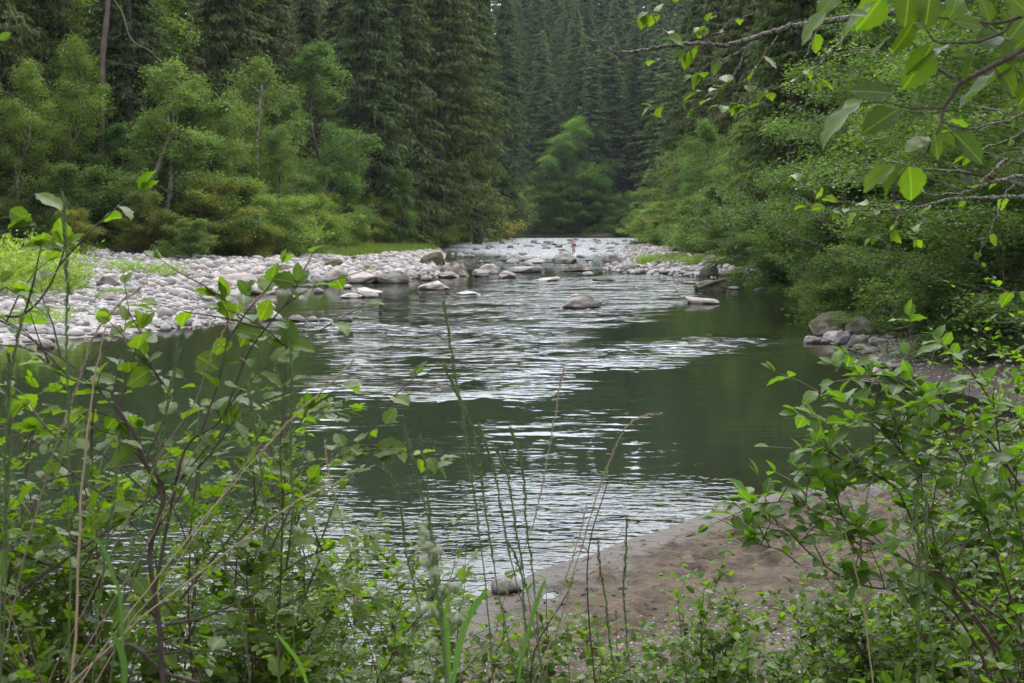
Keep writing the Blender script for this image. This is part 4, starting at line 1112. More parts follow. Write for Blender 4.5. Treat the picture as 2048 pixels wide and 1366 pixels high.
# willow tufts and grass on the bars
def tuft_mesh(n, h, w, leafs, seed, spread=.5):
    r = np.random.default_rng(seed); mb = MB()
    for i in range(n):
        a = r.uniform(0, 6.28); b = np.array([math.cos(a), math.sin(a), 0]) * w * math.sqrt(r.random())
        d = unit(np.array([b[0] * spread / w + r.normal() * .15, b[1] * spread / w + r.normal() * .15, 1.0])); L = h * r.uniform(.6, 1.1)
        s = np.linspace(.1, 1, leafs)[:, None]
        C = b + d * L * s + r.normal(size=(leafs, 3)) * .05 * h
        leafcloud(mb, C, .09 * h + .03, r, up=.3, elong=.28, axis_dir=np.array([d] * leafs) * .9)
    return mb.mesh("foliage", M_WILLOW, False)
TU = [tuft_mesh(160, 1.5, 1.3, 16, 41), tuft_mesh(120, .9, .8, 12, 42)]
for px, py, hpx, t, colr, lb in [
 (30, 600, 115, 0, (1.5, 1.55, 1.2), "big light green willow tuft at the left end of the cobble bar"),
 (-60, 590, 110, 0, (1.4, 1.5, 1.1), "willow tuft cut by the left picture edge"),
 (110, 590, 62, 0, (1.4, 1.5, 1.1), "low light green willow tuft right of the big one"),
 (250, 560, 32, 1, (1.5, 1.6, 1.2), "small feathery willow tuft right of the dark boulder"),
 (288, 560, 26, 1, (1.4, 1.5, 1.1), "smaller willow tuft beside the feathery one"),
 (340, 562, 28, 1, (1.4, 1.5, 1.1), "lone small willow tuft on the back of the cobble bar"),
 (110, 648, 34, 1, (1.5, 1.6, 1.1), "grassy green tuft among the near cobbles"),
 (60, 650, 30, 1, (1.6, 1.6, 1.2), "pale green tuft near the left picture edge on the cobbles"),
 (30, 655, 28, 1, (1.5, 1.6, 1.1), "green tuft at the very left of the near cobbles"),
 (256, 590, 14, 1, (1.4, 1.5, 1.1), "tiny green tuft in the middle of the cobbles"),
 (1295, 530, 22, 1, (1.3, 1.5, .9), "bright green tuft on the right bar"),
 (1380, 535, 18, 1, (1.2, 1.4, .9), "green tuft between mossy stones of the right bar"),
 (1460, 536, 18, 1, (1.2, 1.4, .9), "green tuft at the upstream end of the right bar"),
]:
    p = onplane(px, py, .2); h = hpx * p[1] / FPX; me = TU[t]
    root = empty("willow_tuft", (p[0], p[1], ground_z(p[0], p[1]))); s = h / (1.5 if t == 0 else .9); root.scale = (s * 1.15, s * 1.15, s)
    root.rotation_euler = (0, 0, rnd.uniform(0, 6)); tag(root, lb, "plant")
    o = link("foliage", me, root); o.color = (*colr, 1)
def grass_patch(poly, n, h, seed, lb, name="bar_grass"):
    r = np.random.default_rng(seed); Q = scatter(poly, n, 0, seed); mb = MB()
    z = np.array([ground_z(x, y) for x, y in Q]); n = len(Q)
    b = np.column_stack([Q, z]); a = r.uniform(0, 6.28, n); hh_ = h * r.uniform(.5, 1.2, n)
    w = np.stack([np.cos(a), np.sin(a), 0 * a], 1) * .03 * (h / .5)
    tip = b + np.stack([r.normal(size=n) * .25 * h, r.normal(size=n) * .25 * h, hh_], 1)
    V = np.stack([b - w, b + w, tip], 1).reshape(-1, 3)
    mb.add(V, np.arange(3 * n).reshape(-1, 3), r.random(n))
    o = mb.build(name, M_GRASS, None, False); o.color = (.85, .85, .6, 1); tag(o, lb, None, None, "stuff")
grass_patch(ppoly([(610, 515), (660, 498), (850, 494), (880, 503), (800, 514), (700, 524)]), 9000, .9, 51, "strip of grass behind the left shore boulders")
grass_patch(ppoly([(1260, 532), (1340, 520), (1500, 535), (1500, 545), (1400, 542), (1280, 536)]), 3000, .5, 52, "grass between the stones of the right bar")

# the wading person
pp = onplane(1147, 506, 0.0)
root = empty("person", (pp[0], pp[1], -.25)); tag(root, "person in a red and blue top and pale trousers wading in the rapids", "person")
root.rotation_euler = (0, 0, math.radians(200))
def skin_body(name, verts, edges, radii, mat_, parent, sub=2):
    me = bpy.data.meshes.new(name); me.from_pydata(verts, edges, []); o = link(name, me, parent)
    sk = o.modifiers.new("skin", 'SKIN'); ss = o.modifiers.new("sub", 'SUBSURF'); ss.levels = sub; ss.render_levels = sub
    for v, r_ in zip(me.skin_vertices[0].data, radii): v.radius = (r_[0], r_[1]) if hasattr(r_, "__len__") else (r_, r_)
    me.skin_vertices[0].data[0].use_root = True
    me.materials.append(mat_); return o
M_SKIN = simple_mat("skin", (.42, .25, .18), .6); M_RED = simple_mat("red_cloth", (.45, .03, .05), .85); M_BLUE = simple_mat("blue_cloth", (.10, .11, .32), .85)
M_TAN = simple_mat("pale_trousers", (.36, .32, .25), .85); M_HAT = simple_mat("grey_hat", (.25, .24, .25), .85)
bv = [(0, 0, .95), (0, .03, 1.15), (0, .10, 1.38), (0, .13, 1.48), (0, .16, 1.60), (0, .17, 1.72),
      (.19, .10, 1.40), (.25, .16, 1.14), (.22, .36, 1.02), (-.19, .10, 1.40), (-.25, .14, 1.14), (-.20, .34, 1.00),
      (.11, 0, .90), (.13, .06, .48), (.14, -.02, .06), (.15, .10, .0), (-.11, 0, .90), (-.15, -.04, .48), (-.18, -.12, .06), (-.18, 0, .0),
      (.20, .44, .99), (-.18, .42, .97)]
be = [(0, 1), (1, 2), (2, 3), (3, 4), (4, 5), (2, 6), (6, 7), (7, 8), (8, 20), (2, 9), (9, 10), (10, 11), (11, 21), (0, 12), (12, 13), (13, 14), (14, 15), (0, 16), (16, 17), (17, 18), (18, 19)]
br = [(.15, .11), (.13, .10), (.15, .11), .05, .085, .075, .06, .045, .035, .06, .045, .035, .09, .065, .045, .04, .09, .065, .045, .04, .028, .028]
skin_body("body", bv, be, br, M_SKIN, root)
skin_body("shirt", [bv[0], bv[1], bv[2], bv[6], bv[7], bv[9], bv[10]], [(0, 1), (1, 2), (2, 3), (3, 4), (2, 5), (5, 6)], [(.165, .125), (.155, .12), (.17, .13), .08, .065, .08, .065], M_RED, root)
skin_body("trousers", [bv[0], bv[12], bv[13], (.14, -.01, .15), bv[16], bv[17], (-.18, -.11, .15)], [(0, 1), (1, 2), (2, 3), (0, 4), (4, 5), (5, 6)], [(.17, .13), .115, .09, .075, .115, .09, .075], M_TAN, root)
skin_body("backpack", [(.06, -.10, 1.12), (.06, -.10, 1.40)], [(0, 1)], [(.13, .1), (.12, .09)], M_BLUE, root)
mb = MB(); a = np.linspace(0, 6.2832, 14, endpoint=False)
prof_ = [(.17, 1.70), (.10, 1.72), (.095, 1.79), (.06, 1.82), (.001, 1.825)]
V = np.concatenate([np.stack([r_ * np.cos(a), .165 + r_ * np.sin(a), z_ + 0 * a], 1) for r_, z_ in prof_])
i = np.arange(4)[:, None] * 14; j = np.arange(14)[None, :]; k = (j + 1) % 14
mb.add(V, np.stack([i + j, i + k, i + 14 + k, i + 14 + j], -1).reshape(-1, 4)); mb.build("hat", M_HAT, root)

# the riverside alders under which the photographer stands: they shade the near bank
for x, y, H in [(4.6, -1.8, 12), (-5.5, -3.5, 13), (8.6, 3.6, 12), (-.5, -8, 14), (-11, -1.5, 12), (11.5, 9.5, 12)]:
    plant("canopy", "alder_tree", x, y, H, (.9, 1, .85), "tall alder standing on the near bank around the viewpoint, outside the picture", "tree", "alders over the near bank")
# ================================================================ foreground plants
def leaf_template(kind, seed=0, n=9):
    """unit leaf along +x, blade up +z; returns V, F(quads), uv"""
    r = random.Random(seed)
    V = []; U = []
    xs = np.linspace(0, 1, n + 1)
    curl = r.uniform(.05, .30); fold = r.uniform(.10, .45); tw = r.uniform(-.25, .25)
    for i, x in enumerate(xs):
        if kind == 'ser': w = .36 * (math.sin(math.pi * x ** .72) ** .8) * (1 + .0 * x)
        elif kind == 'ovate': w = .30 * (math.sin(math.pi * x ** .80) ** .95)
        elif kind == 'round': w = .40 * (math.sin(math.pi * x ** .85) ** .62)
        else: w = .2 * math.sin(math.pi * x ** .8)
        if i == n: w = 0.004
        if i == 0: w = 0.01
        z = -curl * x * x
        tooth = (.024 if kind == 'ser' else 0) * (1 if 0 < i < n else 0)
        wav = .03 * math.sin(i * 1.9 + seed)
        for s in (-1, -.5, 0, .5, 1):
            ww = w * s + (tooth * s * (1 if i % 2 else -1) if abs(s) == 1 else 0)
            xx = x + (.03 * abs(s) if 0 < i < n else 0)
            V.append((xx, ww, z + abs(ww) * fold * (1 - .3 * abs(s)) + (wav if abs(s) == 1 else 0) + tw * ww * x)); U.append((x, s * w / .36))
    F = []
    for i in range(n):
        for k in range(4):
            a = i * 5 + k; F.append((a, a + 1, a + 6, a + 5))
    return np.array(V), np.array(F), np.array(U)
def small_leaf(kind, seed=0):
    r = random.Random(seed); c = r.uniform(.05, .25); f = r.uniform(.1, .4); w = .34 if kind != 'narrow' else .2
    V = [(0, 0, 0), (.28, -w * .85, f * w * .8 - c * .08), (.28, 0, -c * .08), (.28, w * .85, f * w * .8 - c * .08), (.65, -w * .8, f * w * .75 - c * .42), (.65, 0, -c * .42), (.65, w * .8, f * w * .75 - c * .42), (1, 0, -c)]
    U = [(p[0], p[1] / .36) for p in V]
    F3 = [(0, 1, 2), (0, 2, 3), (4, 7, 5), (5, 7, 6)]; F4 = [(1, 4, 5, 2), (2, 5, 6, 3)]
    F = [(a, b, c_) for a, b, c_ in F3] + [(q[0], q[1], q[2]) for q in F4] + [(q[0], q[2], q[3]) for q in F4]
    return np.array(V), np.array(F), np.array(U)
def compound_leaf(seed=0, pairs=3):
    """rose-like: leaflets in pairs along a thin stalk and one at the end"""
    r = random.Random(seed); Vs = []; Fs = []; Us = []; n = 0
    def put(V, F, U):
        nonlocal n
        Vs.append(V); Fs.append(F + n); Us.append(U); n += len(V)
    for k in range(pairs + 1):
        x = .28 + .52 * k / max(pairs, 1)
        for sd in ((-1, 1) if k < pairs else (0,)):
            V, F, U = small_leaf('e', seed * 7 + k)
            L = .36 * r.uniform(.85, 1.15) * (1.15 if sd == 0 else 1)
            a = sd * r.uniform(.9, 1.2); c, s = math.cos(a), math.sin(a)
            W = V * [L, L, L]; W = np.stack([W[:, 0] * c - W[:, 1] * s + x, W[:, 0] * s + W[:, 1] * c, W[:, 2] - .12 * x * x], 1)
            put(W, F, U)
    put(np.array([(0, -.006, 0), (0, .006, 0), (.85, .003, -.1), (.85, -.003, -.1)]), np.array([(0, 1, 2), (0, 2, 3)]), np.zeros((4, 2)))
    return np.concatenate(Vs), np.concatenate(Fs), np.concatenate(Us)

M_LSER = leaf_mat("serrated_leaf", (0.028, 0.060, 0.008), (0.092, 0.138, 0.014), 0.44, 0.36, 0.20, True, True)
M_LDOG = leaf_mat("dogwood_leaf", (0.032, 0.078, 0.014), (0.085, 0.148, 0.028), 0.42, 0.42, 0.22, True, True)
M_LROSE = leaf_mat("rose_leaf", (0.036, 0.074, 0.010), (0.108, 0.155, 0.018), 0.46, 0.38, 0.22, True, False)
M_GSTEM = leaf_mat("green_stem", (0.050, 0.085, 0.025), (0.090, 0.135, 0.045), 0.15, 0.5)
M_SEED = leaf_mat("seed_head", (0.075, 0.115, 0.040), (0.150, 0.190, 0.085), 0.3, 0.6)
M_DRY = simple_mat("dry_straw", (0.30, 0.22, 0.13), .7)
M_DRYB = simple_mat("dry_brown_stalk", (0.17, 0.115, 0.075), .8)
M_RSTEM = simple_mat("reddish_stem", (0.075, 0.036, 0.024), .6)

KIND = {'ser': ([leaf_template('ser', i) for i in range(6)], M_LSER), 'dog': ([leaf_template('ovate', 20 + i) for i in range(6)], M_LDOG),
        'snow': ([small_leaf('e', 40 + i) for i in range(5)], M_LROSE), 'rose': ([compound_leaf(60 + i, 3 if i < 3 else 2) for i in range(5)], M_LROSE),
        'salal': ([leaf_template('round', 80 + i) for i in range(3)], M_LSER)}
KMESH = {}
for kk, (tmpl, mt) in KIND.items():
    KMESH[kk] = []
    for V, F, U in tmpl:
        mb = MB(); mb.add(V, F, .5, U); KMESH[kk].append(mb.mesh("leaf", mt, True))

class Plant:
    """stems and leaves of one plant; the 300 leaves nearest the camera become parts, the rest one joined part"""
    def __init__(self, name, label, cat, base, stem_mat, max_parts=300, group=None, color=(1, 1, 1)):
        self.base = np.array(base, float); self.root = empty(name, tuple(base)); tag(self.root, label, cat, group)
        self.leaves = []; self.tones = {}; self.sm = stem_mat; self.maxp = max_parts; self.color = color; self.thin = MB(); self.nthin = 0
    def stem(self, P, r0, r1, name="stem", mat_=None, sides=6, own=True):
        P = np.asarray(P, float)
        if own:
            mb = MB(); mb.tube(P - self.base, np.linspace(r0, r1, len(P)), sides); mb.build(name, mat_ or self.sm, self.root)
        else: self.thin.tube(P - self.base, np.linspace(r0, r1, len(P)), 4); self.nthin += 1
    def leaf(self, kind, p, d, nrm, L, W=1.0, tint=None, var=None, tone=None):
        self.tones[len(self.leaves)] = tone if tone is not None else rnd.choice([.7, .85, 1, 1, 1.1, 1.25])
        self.leaves.append((kind, np.array(p, float), unit(np.array(d, float)), np.array(nrm, float), L, W, rnd.random() if tint is None else tint,
                            rnd.randrange(len(KMESH[kind])) if var is None else var))
    def along(self, P, kind, t0, t1, spacing, L, spread=.9, up=1.0, jitter=.35, droop=.25, pairs=False):
        P = np.asarray(P, float); seg = np.linalg.norm(np.diff(P, axis=0), axis=1); cum = np.concatenate([[0], np.cumsum(seg)]); tot = cum[-1]
        s = t0 * tot; k = rnd.randrange(2)
        while s <= t1 * tot:
            i = min(np.searchsorted(cum, s, side='right') - 1, len(P) - 2); f = (s - cum[i]) / (seg[i] + 1e-9)
            p = P[i] * (1 - f) + P[i + 1] * f; tan = unit(P[i + 1] - P[i])
            for sg in ((-1, 1) if pairs else ((-1) ** k,)):
                sidev = unit(np.cross(tan, [0, 0, 1]) + 1e-4); ang = rnd.uniform(-.9, .9)
                upv = unit(np.cross(sidev, tan)); lat = sidev * math.cos(ang) + upv * math.sin(ang)
                d = tan * rnd.uniform(.2, .9) + sg * lat * spread + np.array([rnd.gauss(0, .2), rnd.gauss(0, .2), rnd.gauss(0, .15) - droop])
                nr = np.array([rnd.gauss(0, jitter), rnd.gauss(0, jitter), up])
                self.leaf(kind, p, d, nr, L * rnd.uniform(.6, 1.2), rnd.uniform(.85, 1.1))
            s += spacing * rnd.uniform(.6, D + .1); k += 1
        tan = unit(P[-1] - P[-2])
        if t1 >= 1:
            for q in range(2): self.leaf(kind, P[-1], tan + np.array([rnd.gauss(0, .35) for _ in range(3)]), (rnd.gauss(0, .3), rnd.gauss(0, .3), 1), L * rnd.uniform(.5, .9))
    def twigs(self, P, n, length, kind, spacing, L, t0=.2, rise=.35, r0=.003, sub=0, **kw):
        """random side shoots from a stem, each with its leaves"""
        P = np.asarray(P, float)
        for q in range(n):
            t = t0 + (1 - t0) * (q + rnd.random()) / n; i = min(int(t * (len(P) - 1)), len(P) - 2)
            p = P[i] + (P[i + 1] - P[i]) * rnd.random(); tan = unit(P[i + 1] - P[i])
            d = unit(tan * .6 + np.array([rnd.gauss(0, .6), rnd.gauss(0, .6), rise + rnd.gauss(0, .25)])); l = length * rnd.uniform(.5, 1.2)
            Q = np.array([p + d * l * s + np.array([0, 0, -.18 * l * s * s]) + np.array([rnd.gauss(0, .012 * l * 3 * s) for _ in range(3)]) for s in (0, .33, .66, 1)])
            self.stem(Q, r0, r0 * .4, own=False)
            self.along(Q, kind, .15, 1.0, spacing, L, **kw)
            if sub: self.twigs(Q, sub, length * .55, kind, spacing, L, .3, rise, r0 * .7, 0, **kw)
    def finish(self):
        self.leaves = [l + (self.tones[i],) for i, l in enumerate(self.leaves)]
        lv = sorted(self.leaves, key=lambda l: -l[4] / (np.linalg.norm(l[1] - CAM) + .01) * (1.0 if abs(l[1][0]) < .45 * l[1][1] else .1))
        byk = {}
        for n_, (kind, p, d, nr, L, W, tint, var, tone) in enumerate(lv):
            y = np.cross(nr, d); y = y / (np.linalg.norm(y) + 1e-9); z = np.cross(d, y)
            R = np.stack([d, y * W, z], 1) * L
            if n_ < self.maxp:
                o = link("leaf", KMESH[kind][var], self.root)
                M = Matrix(((*R[0], p[0] - self.base[0]), (*R[1], p[1] - self.base[1]), (*R[2], p[2] - self.base[2]), (0, 0, 0, 1)))
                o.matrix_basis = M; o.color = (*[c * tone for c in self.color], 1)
            else: byk.setdefault(kind, []).append((R, p - self.base, tint, var))
        for kind, ls in byk.items():
            mb = MB()
            for R, p, tint, var in ls:
                V, F, U = KIND[kind][0][var]
                if kind in ('ser', 'dog', 'salal'): V, F, U = small_leaf('e', var)
                mb.add(V @ R.T + p, F, tint, U)
            o = mb.build("foliage", KIND[kind][1], self.root); o["kind"] = "stuff"; o.color = (*self.color, 1)
        if self.nthin:
            o = self.thin.build("twigs", self.sm, self.root); o["kind"] = "stuff"

def path(pts, d, n=5):
    return smoothpath(np.array([at(p[0], p[1], p[2] if len(p) > 2 else d) for p in pts]), n)
def to_ground(P, end_first=True):
    """carry a traced stem on down to the soil"""
    e = P[0]; gz = ground_z(e[0], e[1])
    if e[2] > gz: 
        t = unit(P[0] - P[1]); q = e + t * (e[2] - gz) * .6; q[2] = gz - .03
        m = (e + q) / 2 + t * .03
        return np.concatenate([smoothpath(np.array([q, m, e]), 4)[:-1], P])
    return P

# ---- the overhanging branch with big serrated leaves, upper right
D = 1.7
pl = Plant("overhanging_branch", "near dark twig with big serrated leaves hanging into the upper right corner", "branch", at(2160, -10, D), M_TWIG, color=(.9, .95, .8))
B = lambda pts, r0, r1: pl.stem(path(pts, D), r0, r1, "twig")
B([(2160, -10, D + .05), (2100, 62, D + .03), (2048, 98), (1955, 148), (1921, 168), (1905, 190), (1888, 216), (1881, 252), (1865, 280), (1850, 308), (1820, 331)], .0042, .0011)
B([(1888, 216), (1820, 216), (1777, 206), (1726, 206)], .0017, .0008)
B([(1921, 165), (1897, 151), (1860, 120, D + .05), (1820, 82, D + .07), (1777, 58, D + .1), (1750, 36, D + .1)], .0020, .0012)
B([(2160, -10, D + .05), (2100, 20), (2048, 31), (2023, 40), (1980, 46), (1909, 38), (1875, 35)], .0034, .0013)
B([(2023, 44), (2005, 65), (1955, 83), (1921, 85), (1872, 83), (1854, 60)], .0024, .0010)
B([(1885, 243), (1906, 252), (1931, 257), (1945, 250)], .0016, .0008)
B([(1921, 165), (1916, 140), (1925, 110)], .0012, .0007)
big = [  # base, tip, width factor, normal (x right, y away, z up), leaf tone (own colour plus painted-in shade of leaves above)
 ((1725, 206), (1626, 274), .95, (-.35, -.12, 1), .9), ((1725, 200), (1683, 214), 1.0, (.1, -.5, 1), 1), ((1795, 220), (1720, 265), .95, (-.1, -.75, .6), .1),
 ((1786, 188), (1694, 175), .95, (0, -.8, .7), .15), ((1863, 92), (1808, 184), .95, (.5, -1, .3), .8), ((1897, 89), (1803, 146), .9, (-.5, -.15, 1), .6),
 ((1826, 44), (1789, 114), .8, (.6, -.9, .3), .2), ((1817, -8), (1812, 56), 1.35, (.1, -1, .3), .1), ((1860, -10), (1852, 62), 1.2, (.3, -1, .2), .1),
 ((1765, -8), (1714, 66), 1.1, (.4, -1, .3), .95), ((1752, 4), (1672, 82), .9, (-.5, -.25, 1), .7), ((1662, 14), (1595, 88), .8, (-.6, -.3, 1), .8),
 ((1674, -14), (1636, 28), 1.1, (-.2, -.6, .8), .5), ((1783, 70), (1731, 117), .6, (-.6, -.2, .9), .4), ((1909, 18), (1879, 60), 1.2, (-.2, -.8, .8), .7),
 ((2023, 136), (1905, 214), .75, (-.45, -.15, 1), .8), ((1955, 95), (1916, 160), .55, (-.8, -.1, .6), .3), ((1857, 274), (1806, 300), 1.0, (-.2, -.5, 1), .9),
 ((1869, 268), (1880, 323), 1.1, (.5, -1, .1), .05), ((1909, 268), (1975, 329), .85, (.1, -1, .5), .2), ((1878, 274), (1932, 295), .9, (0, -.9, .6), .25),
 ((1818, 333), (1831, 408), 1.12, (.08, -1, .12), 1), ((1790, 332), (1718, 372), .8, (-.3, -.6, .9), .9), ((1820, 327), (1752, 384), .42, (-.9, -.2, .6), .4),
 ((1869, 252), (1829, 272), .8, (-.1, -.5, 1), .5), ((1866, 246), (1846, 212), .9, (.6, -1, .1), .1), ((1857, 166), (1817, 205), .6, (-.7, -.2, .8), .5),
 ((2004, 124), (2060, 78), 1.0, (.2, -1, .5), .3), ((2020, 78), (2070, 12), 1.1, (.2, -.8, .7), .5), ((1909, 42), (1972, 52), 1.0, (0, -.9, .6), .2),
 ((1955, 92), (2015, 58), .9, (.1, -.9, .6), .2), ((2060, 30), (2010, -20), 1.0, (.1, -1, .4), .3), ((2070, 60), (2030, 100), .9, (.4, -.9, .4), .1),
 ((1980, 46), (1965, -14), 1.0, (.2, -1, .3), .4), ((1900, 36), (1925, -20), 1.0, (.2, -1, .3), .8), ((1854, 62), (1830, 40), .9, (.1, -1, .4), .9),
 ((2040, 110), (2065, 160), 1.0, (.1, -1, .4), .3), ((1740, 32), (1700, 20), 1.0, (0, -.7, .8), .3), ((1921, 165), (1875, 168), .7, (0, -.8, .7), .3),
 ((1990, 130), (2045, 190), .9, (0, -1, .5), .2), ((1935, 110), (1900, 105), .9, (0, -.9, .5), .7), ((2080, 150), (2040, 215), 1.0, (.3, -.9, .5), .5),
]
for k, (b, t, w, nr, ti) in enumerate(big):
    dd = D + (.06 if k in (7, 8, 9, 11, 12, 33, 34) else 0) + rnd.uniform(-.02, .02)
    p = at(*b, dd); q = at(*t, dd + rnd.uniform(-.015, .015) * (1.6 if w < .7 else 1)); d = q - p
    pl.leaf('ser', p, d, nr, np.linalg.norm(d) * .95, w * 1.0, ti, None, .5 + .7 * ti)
q = np.random.default_rng(404)          # unseen foliage added above the picture to shade the hanging leaves
for k in range(2600):
    y = q.uniform(.9, 5.5); x = q.uniform(-.2, 4.5) ; z = 3.5 + .205 * y + .22 + abs(q.normal()) * .55
    pl.leaf('ser', (x, y, z), (q.normal(), q.normal(), -.3), (q.normal() * .4, q.normal() * .4, 1), .075)
pl.finish()

# ---- thin lichen-covered branch across the upper middle
def leafy_branch(name, label, D, stems, leafkind, L, col, mat_, r_scale=1.0):
    pl = Plant(name, label, "branch", at(*stems[0][0][0][:2], D), mat_, color=col)
    for pts, r0, r1, leaf0, leaf1, sp in stems:
        P = path(pts, D, 6); P = P + np.array([[rnd.gauss(0, .0022 * D / 4) for _ in range(3)] for _ in P]) * (np.linspace(0, 1, len(P))[:, None] > 0)
        pl.stem(P, r0 * r_scale, r1 * r_scale, "twig")
        if sp: pl.along(P, leafkind, leaf0, leaf1, sp, L, spread=1.0, up=.9, jitter=.55, droop=.2)
    pl.finish(); return pl
leafy_branch("lichen_branch", "thin lichen covered branch reaching left across the upper middle with sparse leaves", 4.2, [
 ([(2180, -150), (2000, -30), (1900, 8), (1750, 28), (1680, 38), (1601, 49), (1548, 62), (1496, 79), (1443, 90), (1390, 86), (1330, 91), (1285, 100), (1248, 105), (1229, 103), (1205, 91), (1170, 74)], .017, .0022, .8, .95, .22),
 ([(1240, 107), (1205, 127), (1184, 137), (1154, 139)], .0035, .0016, 0, 0, 0), ([(1229, 103), (1198, 84), (1195, 54)], .003, .0014, 0, 0, 0),
 ([(1390, 92), (1348, 113), (1324, 121), (1295, 119), (1274, 120)], .0038, .0016, .2, .8, .10),
 ([(1504, 84), (1490, 98), (1451, 116), (1417, 127), (1395, 150)], .006, .0018, .3, 1, .07),
 ([(1556, 71), (1527, 111), (1506, 148), (1493, 182), (1482, 208)], .0048, .0018, .3, 1, .06),
 ([(1490, 103), (1469, 148), (1461, 169), (1390, 185), (1337, 208), (1300, 213)], .0042, .0016, .25, 1, .05),
 ([(1461, 169), (1430, 158), (1385, 150)], .0028, .0012, .1, 1, .05), ([(1450, 175), (1420, 200), (1388, 218)], .0028, .0012, .1, 1, .05),
 ([(1700, 60), (1660, 105), (1640, 127), (1601, 153), (1570, 171), (1522, 179), (1469, 208), (1440, 212)], .0055, .0015, .35, 1, .065),
 ([(1500, 170), (1540, 190), (1490, 215)], .0025, .0012, .0, 1, .06),
 ([(1370, 90), (1327, 61), (1308, 37), (1325, 15), (1353, 5), (1390, -20)], .0036, .0014, .2, .9, .09),
 ([(1330, 20), (1310, 30), (1290, 22)], .0022, .001, .3, 1, .045), ([(1400, 88), (1440, 60), (1469, 40), (1511, 25), (1507, 0), (1500, -40)], .0035, .003, .2, .5, .10),
 ([(1420, 86), (1400, 60), (1416, 44)], .0026, .0012, .3, 1, .05), ([(1385, 84), (1378, 100), (1370, 104)], .002, .001, .2, 1, .04),
 ([(1640, 40), (1620, 90), (1610, 130), (1640, 160)], .003, .0014, .2, 1, .09)],
 'ser', .062, (1.1, 1.1, .8), M_TWIGL, .8)

leafy_branch("mossy_lichen_branch", "pale lichen covered branch coming in from the right edge above the grey-green bushes", 4.6, [
 ([(2250, 300), (2120, 335), (2048, 351), (1977, 366), (1941, 380), (1913, 388), (1841, 387)], .014, .003, .6, 1, .12),
 ([(2240, 330), (2120, 380), (2013, 394), (1917, 399), (1870, 406), (1841, 413), (1798, 418), (1712, 422), (1680, 424)], .012, .002, .55, 1, .09),
 ([(1830, 394), (1774, 411), (1705, 405), (1667, 400), (1622, 379), (1594, 362)], .004, .0012, .45, 1, .075),
 ([(1798, 418), (1789, 456), (1767, 468), (1745, 474)], .005, .0014, .3, 1, .05),
 ([(1845, 415), (1840, 450), (1832, 480)], .0025, .0012, .5, 1, .06), ([(1712, 422), (1660, 415), (1612, 412)], .003, .0012, .2, 1, .055),
 ([(2048, 351), (2010, 390), (1990, 440), (1960, 505)], .006, .002, .3, 1, .12), ([(2060, 250), (2020, 280), (1960, 300), (1930, 315)], .008, .002, .3, 1, .10),
 ([(2100, 560), (2048, 585), (2010, 580), (1980, 565)], .004, .002, .4, 1, .06), ([(2100, 200), (2048, 228), (1980, 250), (1900, 262)], .008, .002, .4, 1, .10),
 ([(1960, 366), (1990, 340), (2015, 318)], .010, .008, 0, 0, 0)],
 'ser', .058, (1.1, 1.1, .8), M_TWIGL, .8)

# ---- tall serrated-leaf shrub, lower left
D = 2.7
b0 = at(330, 1500, 2.7); b0[2] = ground_z(b0[0], b0[1])
pl = Plant("hawthorn_shrub", "tall open shrub with serrated leaves and forking grey-brown stems, lower left", "shrub", b0, M_TWIG, color=(1, 1, .9))
def S(pts, r0, r1, leafy=None, ground=False, tw=0, d=D, kind='ser', L=.054, tl=.22, own=True):
    P = path(pts, d, 5)
    if ground: P = to_ground(P)
    pl.stem(P, r0 * .7, r1 * .75, "stem", own=own)
    if leafy: pl.along(P, kind, leafy[0], leafy[1], leafy[2], L, droop=.15)
    if tw: pl.twigs(P, tw, tl, kind, .045, L, t0=.25 if not ground else .5, rise=.35, r0=.0022)
S([(330, 1420), (325, 1340), (318, 1250), (308, 1180), (300, 1100), (325, 1010), (318, 960), (290, 925), (270, 865), (245, 832), (222, 782)], .011, .005, None, True, 10)
S([(222, 782), (180, 770), (120, 748), (60, 700), (0, 690), (-60, 680)], .0042, .002, (.1, 1, .05), tw=4)
S([(285, 920), (262, 860), (215, 800), (150, 735), (80, 690), (20, 650), (0, 640)], .004, .0016, (.2, 1, .045), tw=5)
S([(310, 1180), (345, 1000), (375, 890), (440, 842), (470, 770), (500, 700), (545, 640), (580, 596), (594, 570)], .006, .0015, (.35, 1, .05), tw=7)
S([(400, 870), (435, 770), (452, 690), (455, 630), (450, 596)], .0035, .0013, (.2, 1, .045), tw=3)
S([(330, 770), (310, 745), (292, 720), (286, 712)], .0018, .001, (.1, 1, .03)); S([(290, 925), (340, 800), (318, 760), (300, 735)], .0028, .0012, (.2, 1, .05), tw=2)
S([(560, 1200), (565, 1000), (560, 900), (568, 800), (572, 712), (574, 690)], .0036, .0015, (.45, 1, .05), True, 5)
S([(540, 1100), (620, 950), (700, 905), (740, 890), (770, 905)], .0032, .0013, (.3, 1, .05), tw=4)
S([(0, 850), (80, 890), (150, 950), (230, 1010), (300, 1090)], .004, .0026, (.05, .9, .05), tw=6)
S([(-60, 1250), (0, 1210), (100, 1140), (200, 1072), (300, 1000), (400, 930), (440, 880), (470, 838)], .0055, .0018, (.5, 1, .06), tw=4)
S([(320, 1010), (200, 905), (120, 880), (40, 800), (0, 780)], .003, .0015, (.2, 1, .05), tw=5)
S([(150, 1366), (200, 1320), (260, 1290), (330, 1345), (400, 1366)], .008, .005, None, False, 2)
S([(330, 1250), (420, 1230), (520, 1180), (600, 1120), (680, 1090)], .005, .002, (.3, 1, .05), tw=5)
S([(318, 1245), (260, 1170), (190, 1140), (120, 1135), (60, 1120)], .004, .002, (.2, 1, .06), tw=5)
S([(360, 1200), (440, 1100), (520, 1010), (600, 980)], .004, .002, (.2, 1, .06), tw=5)
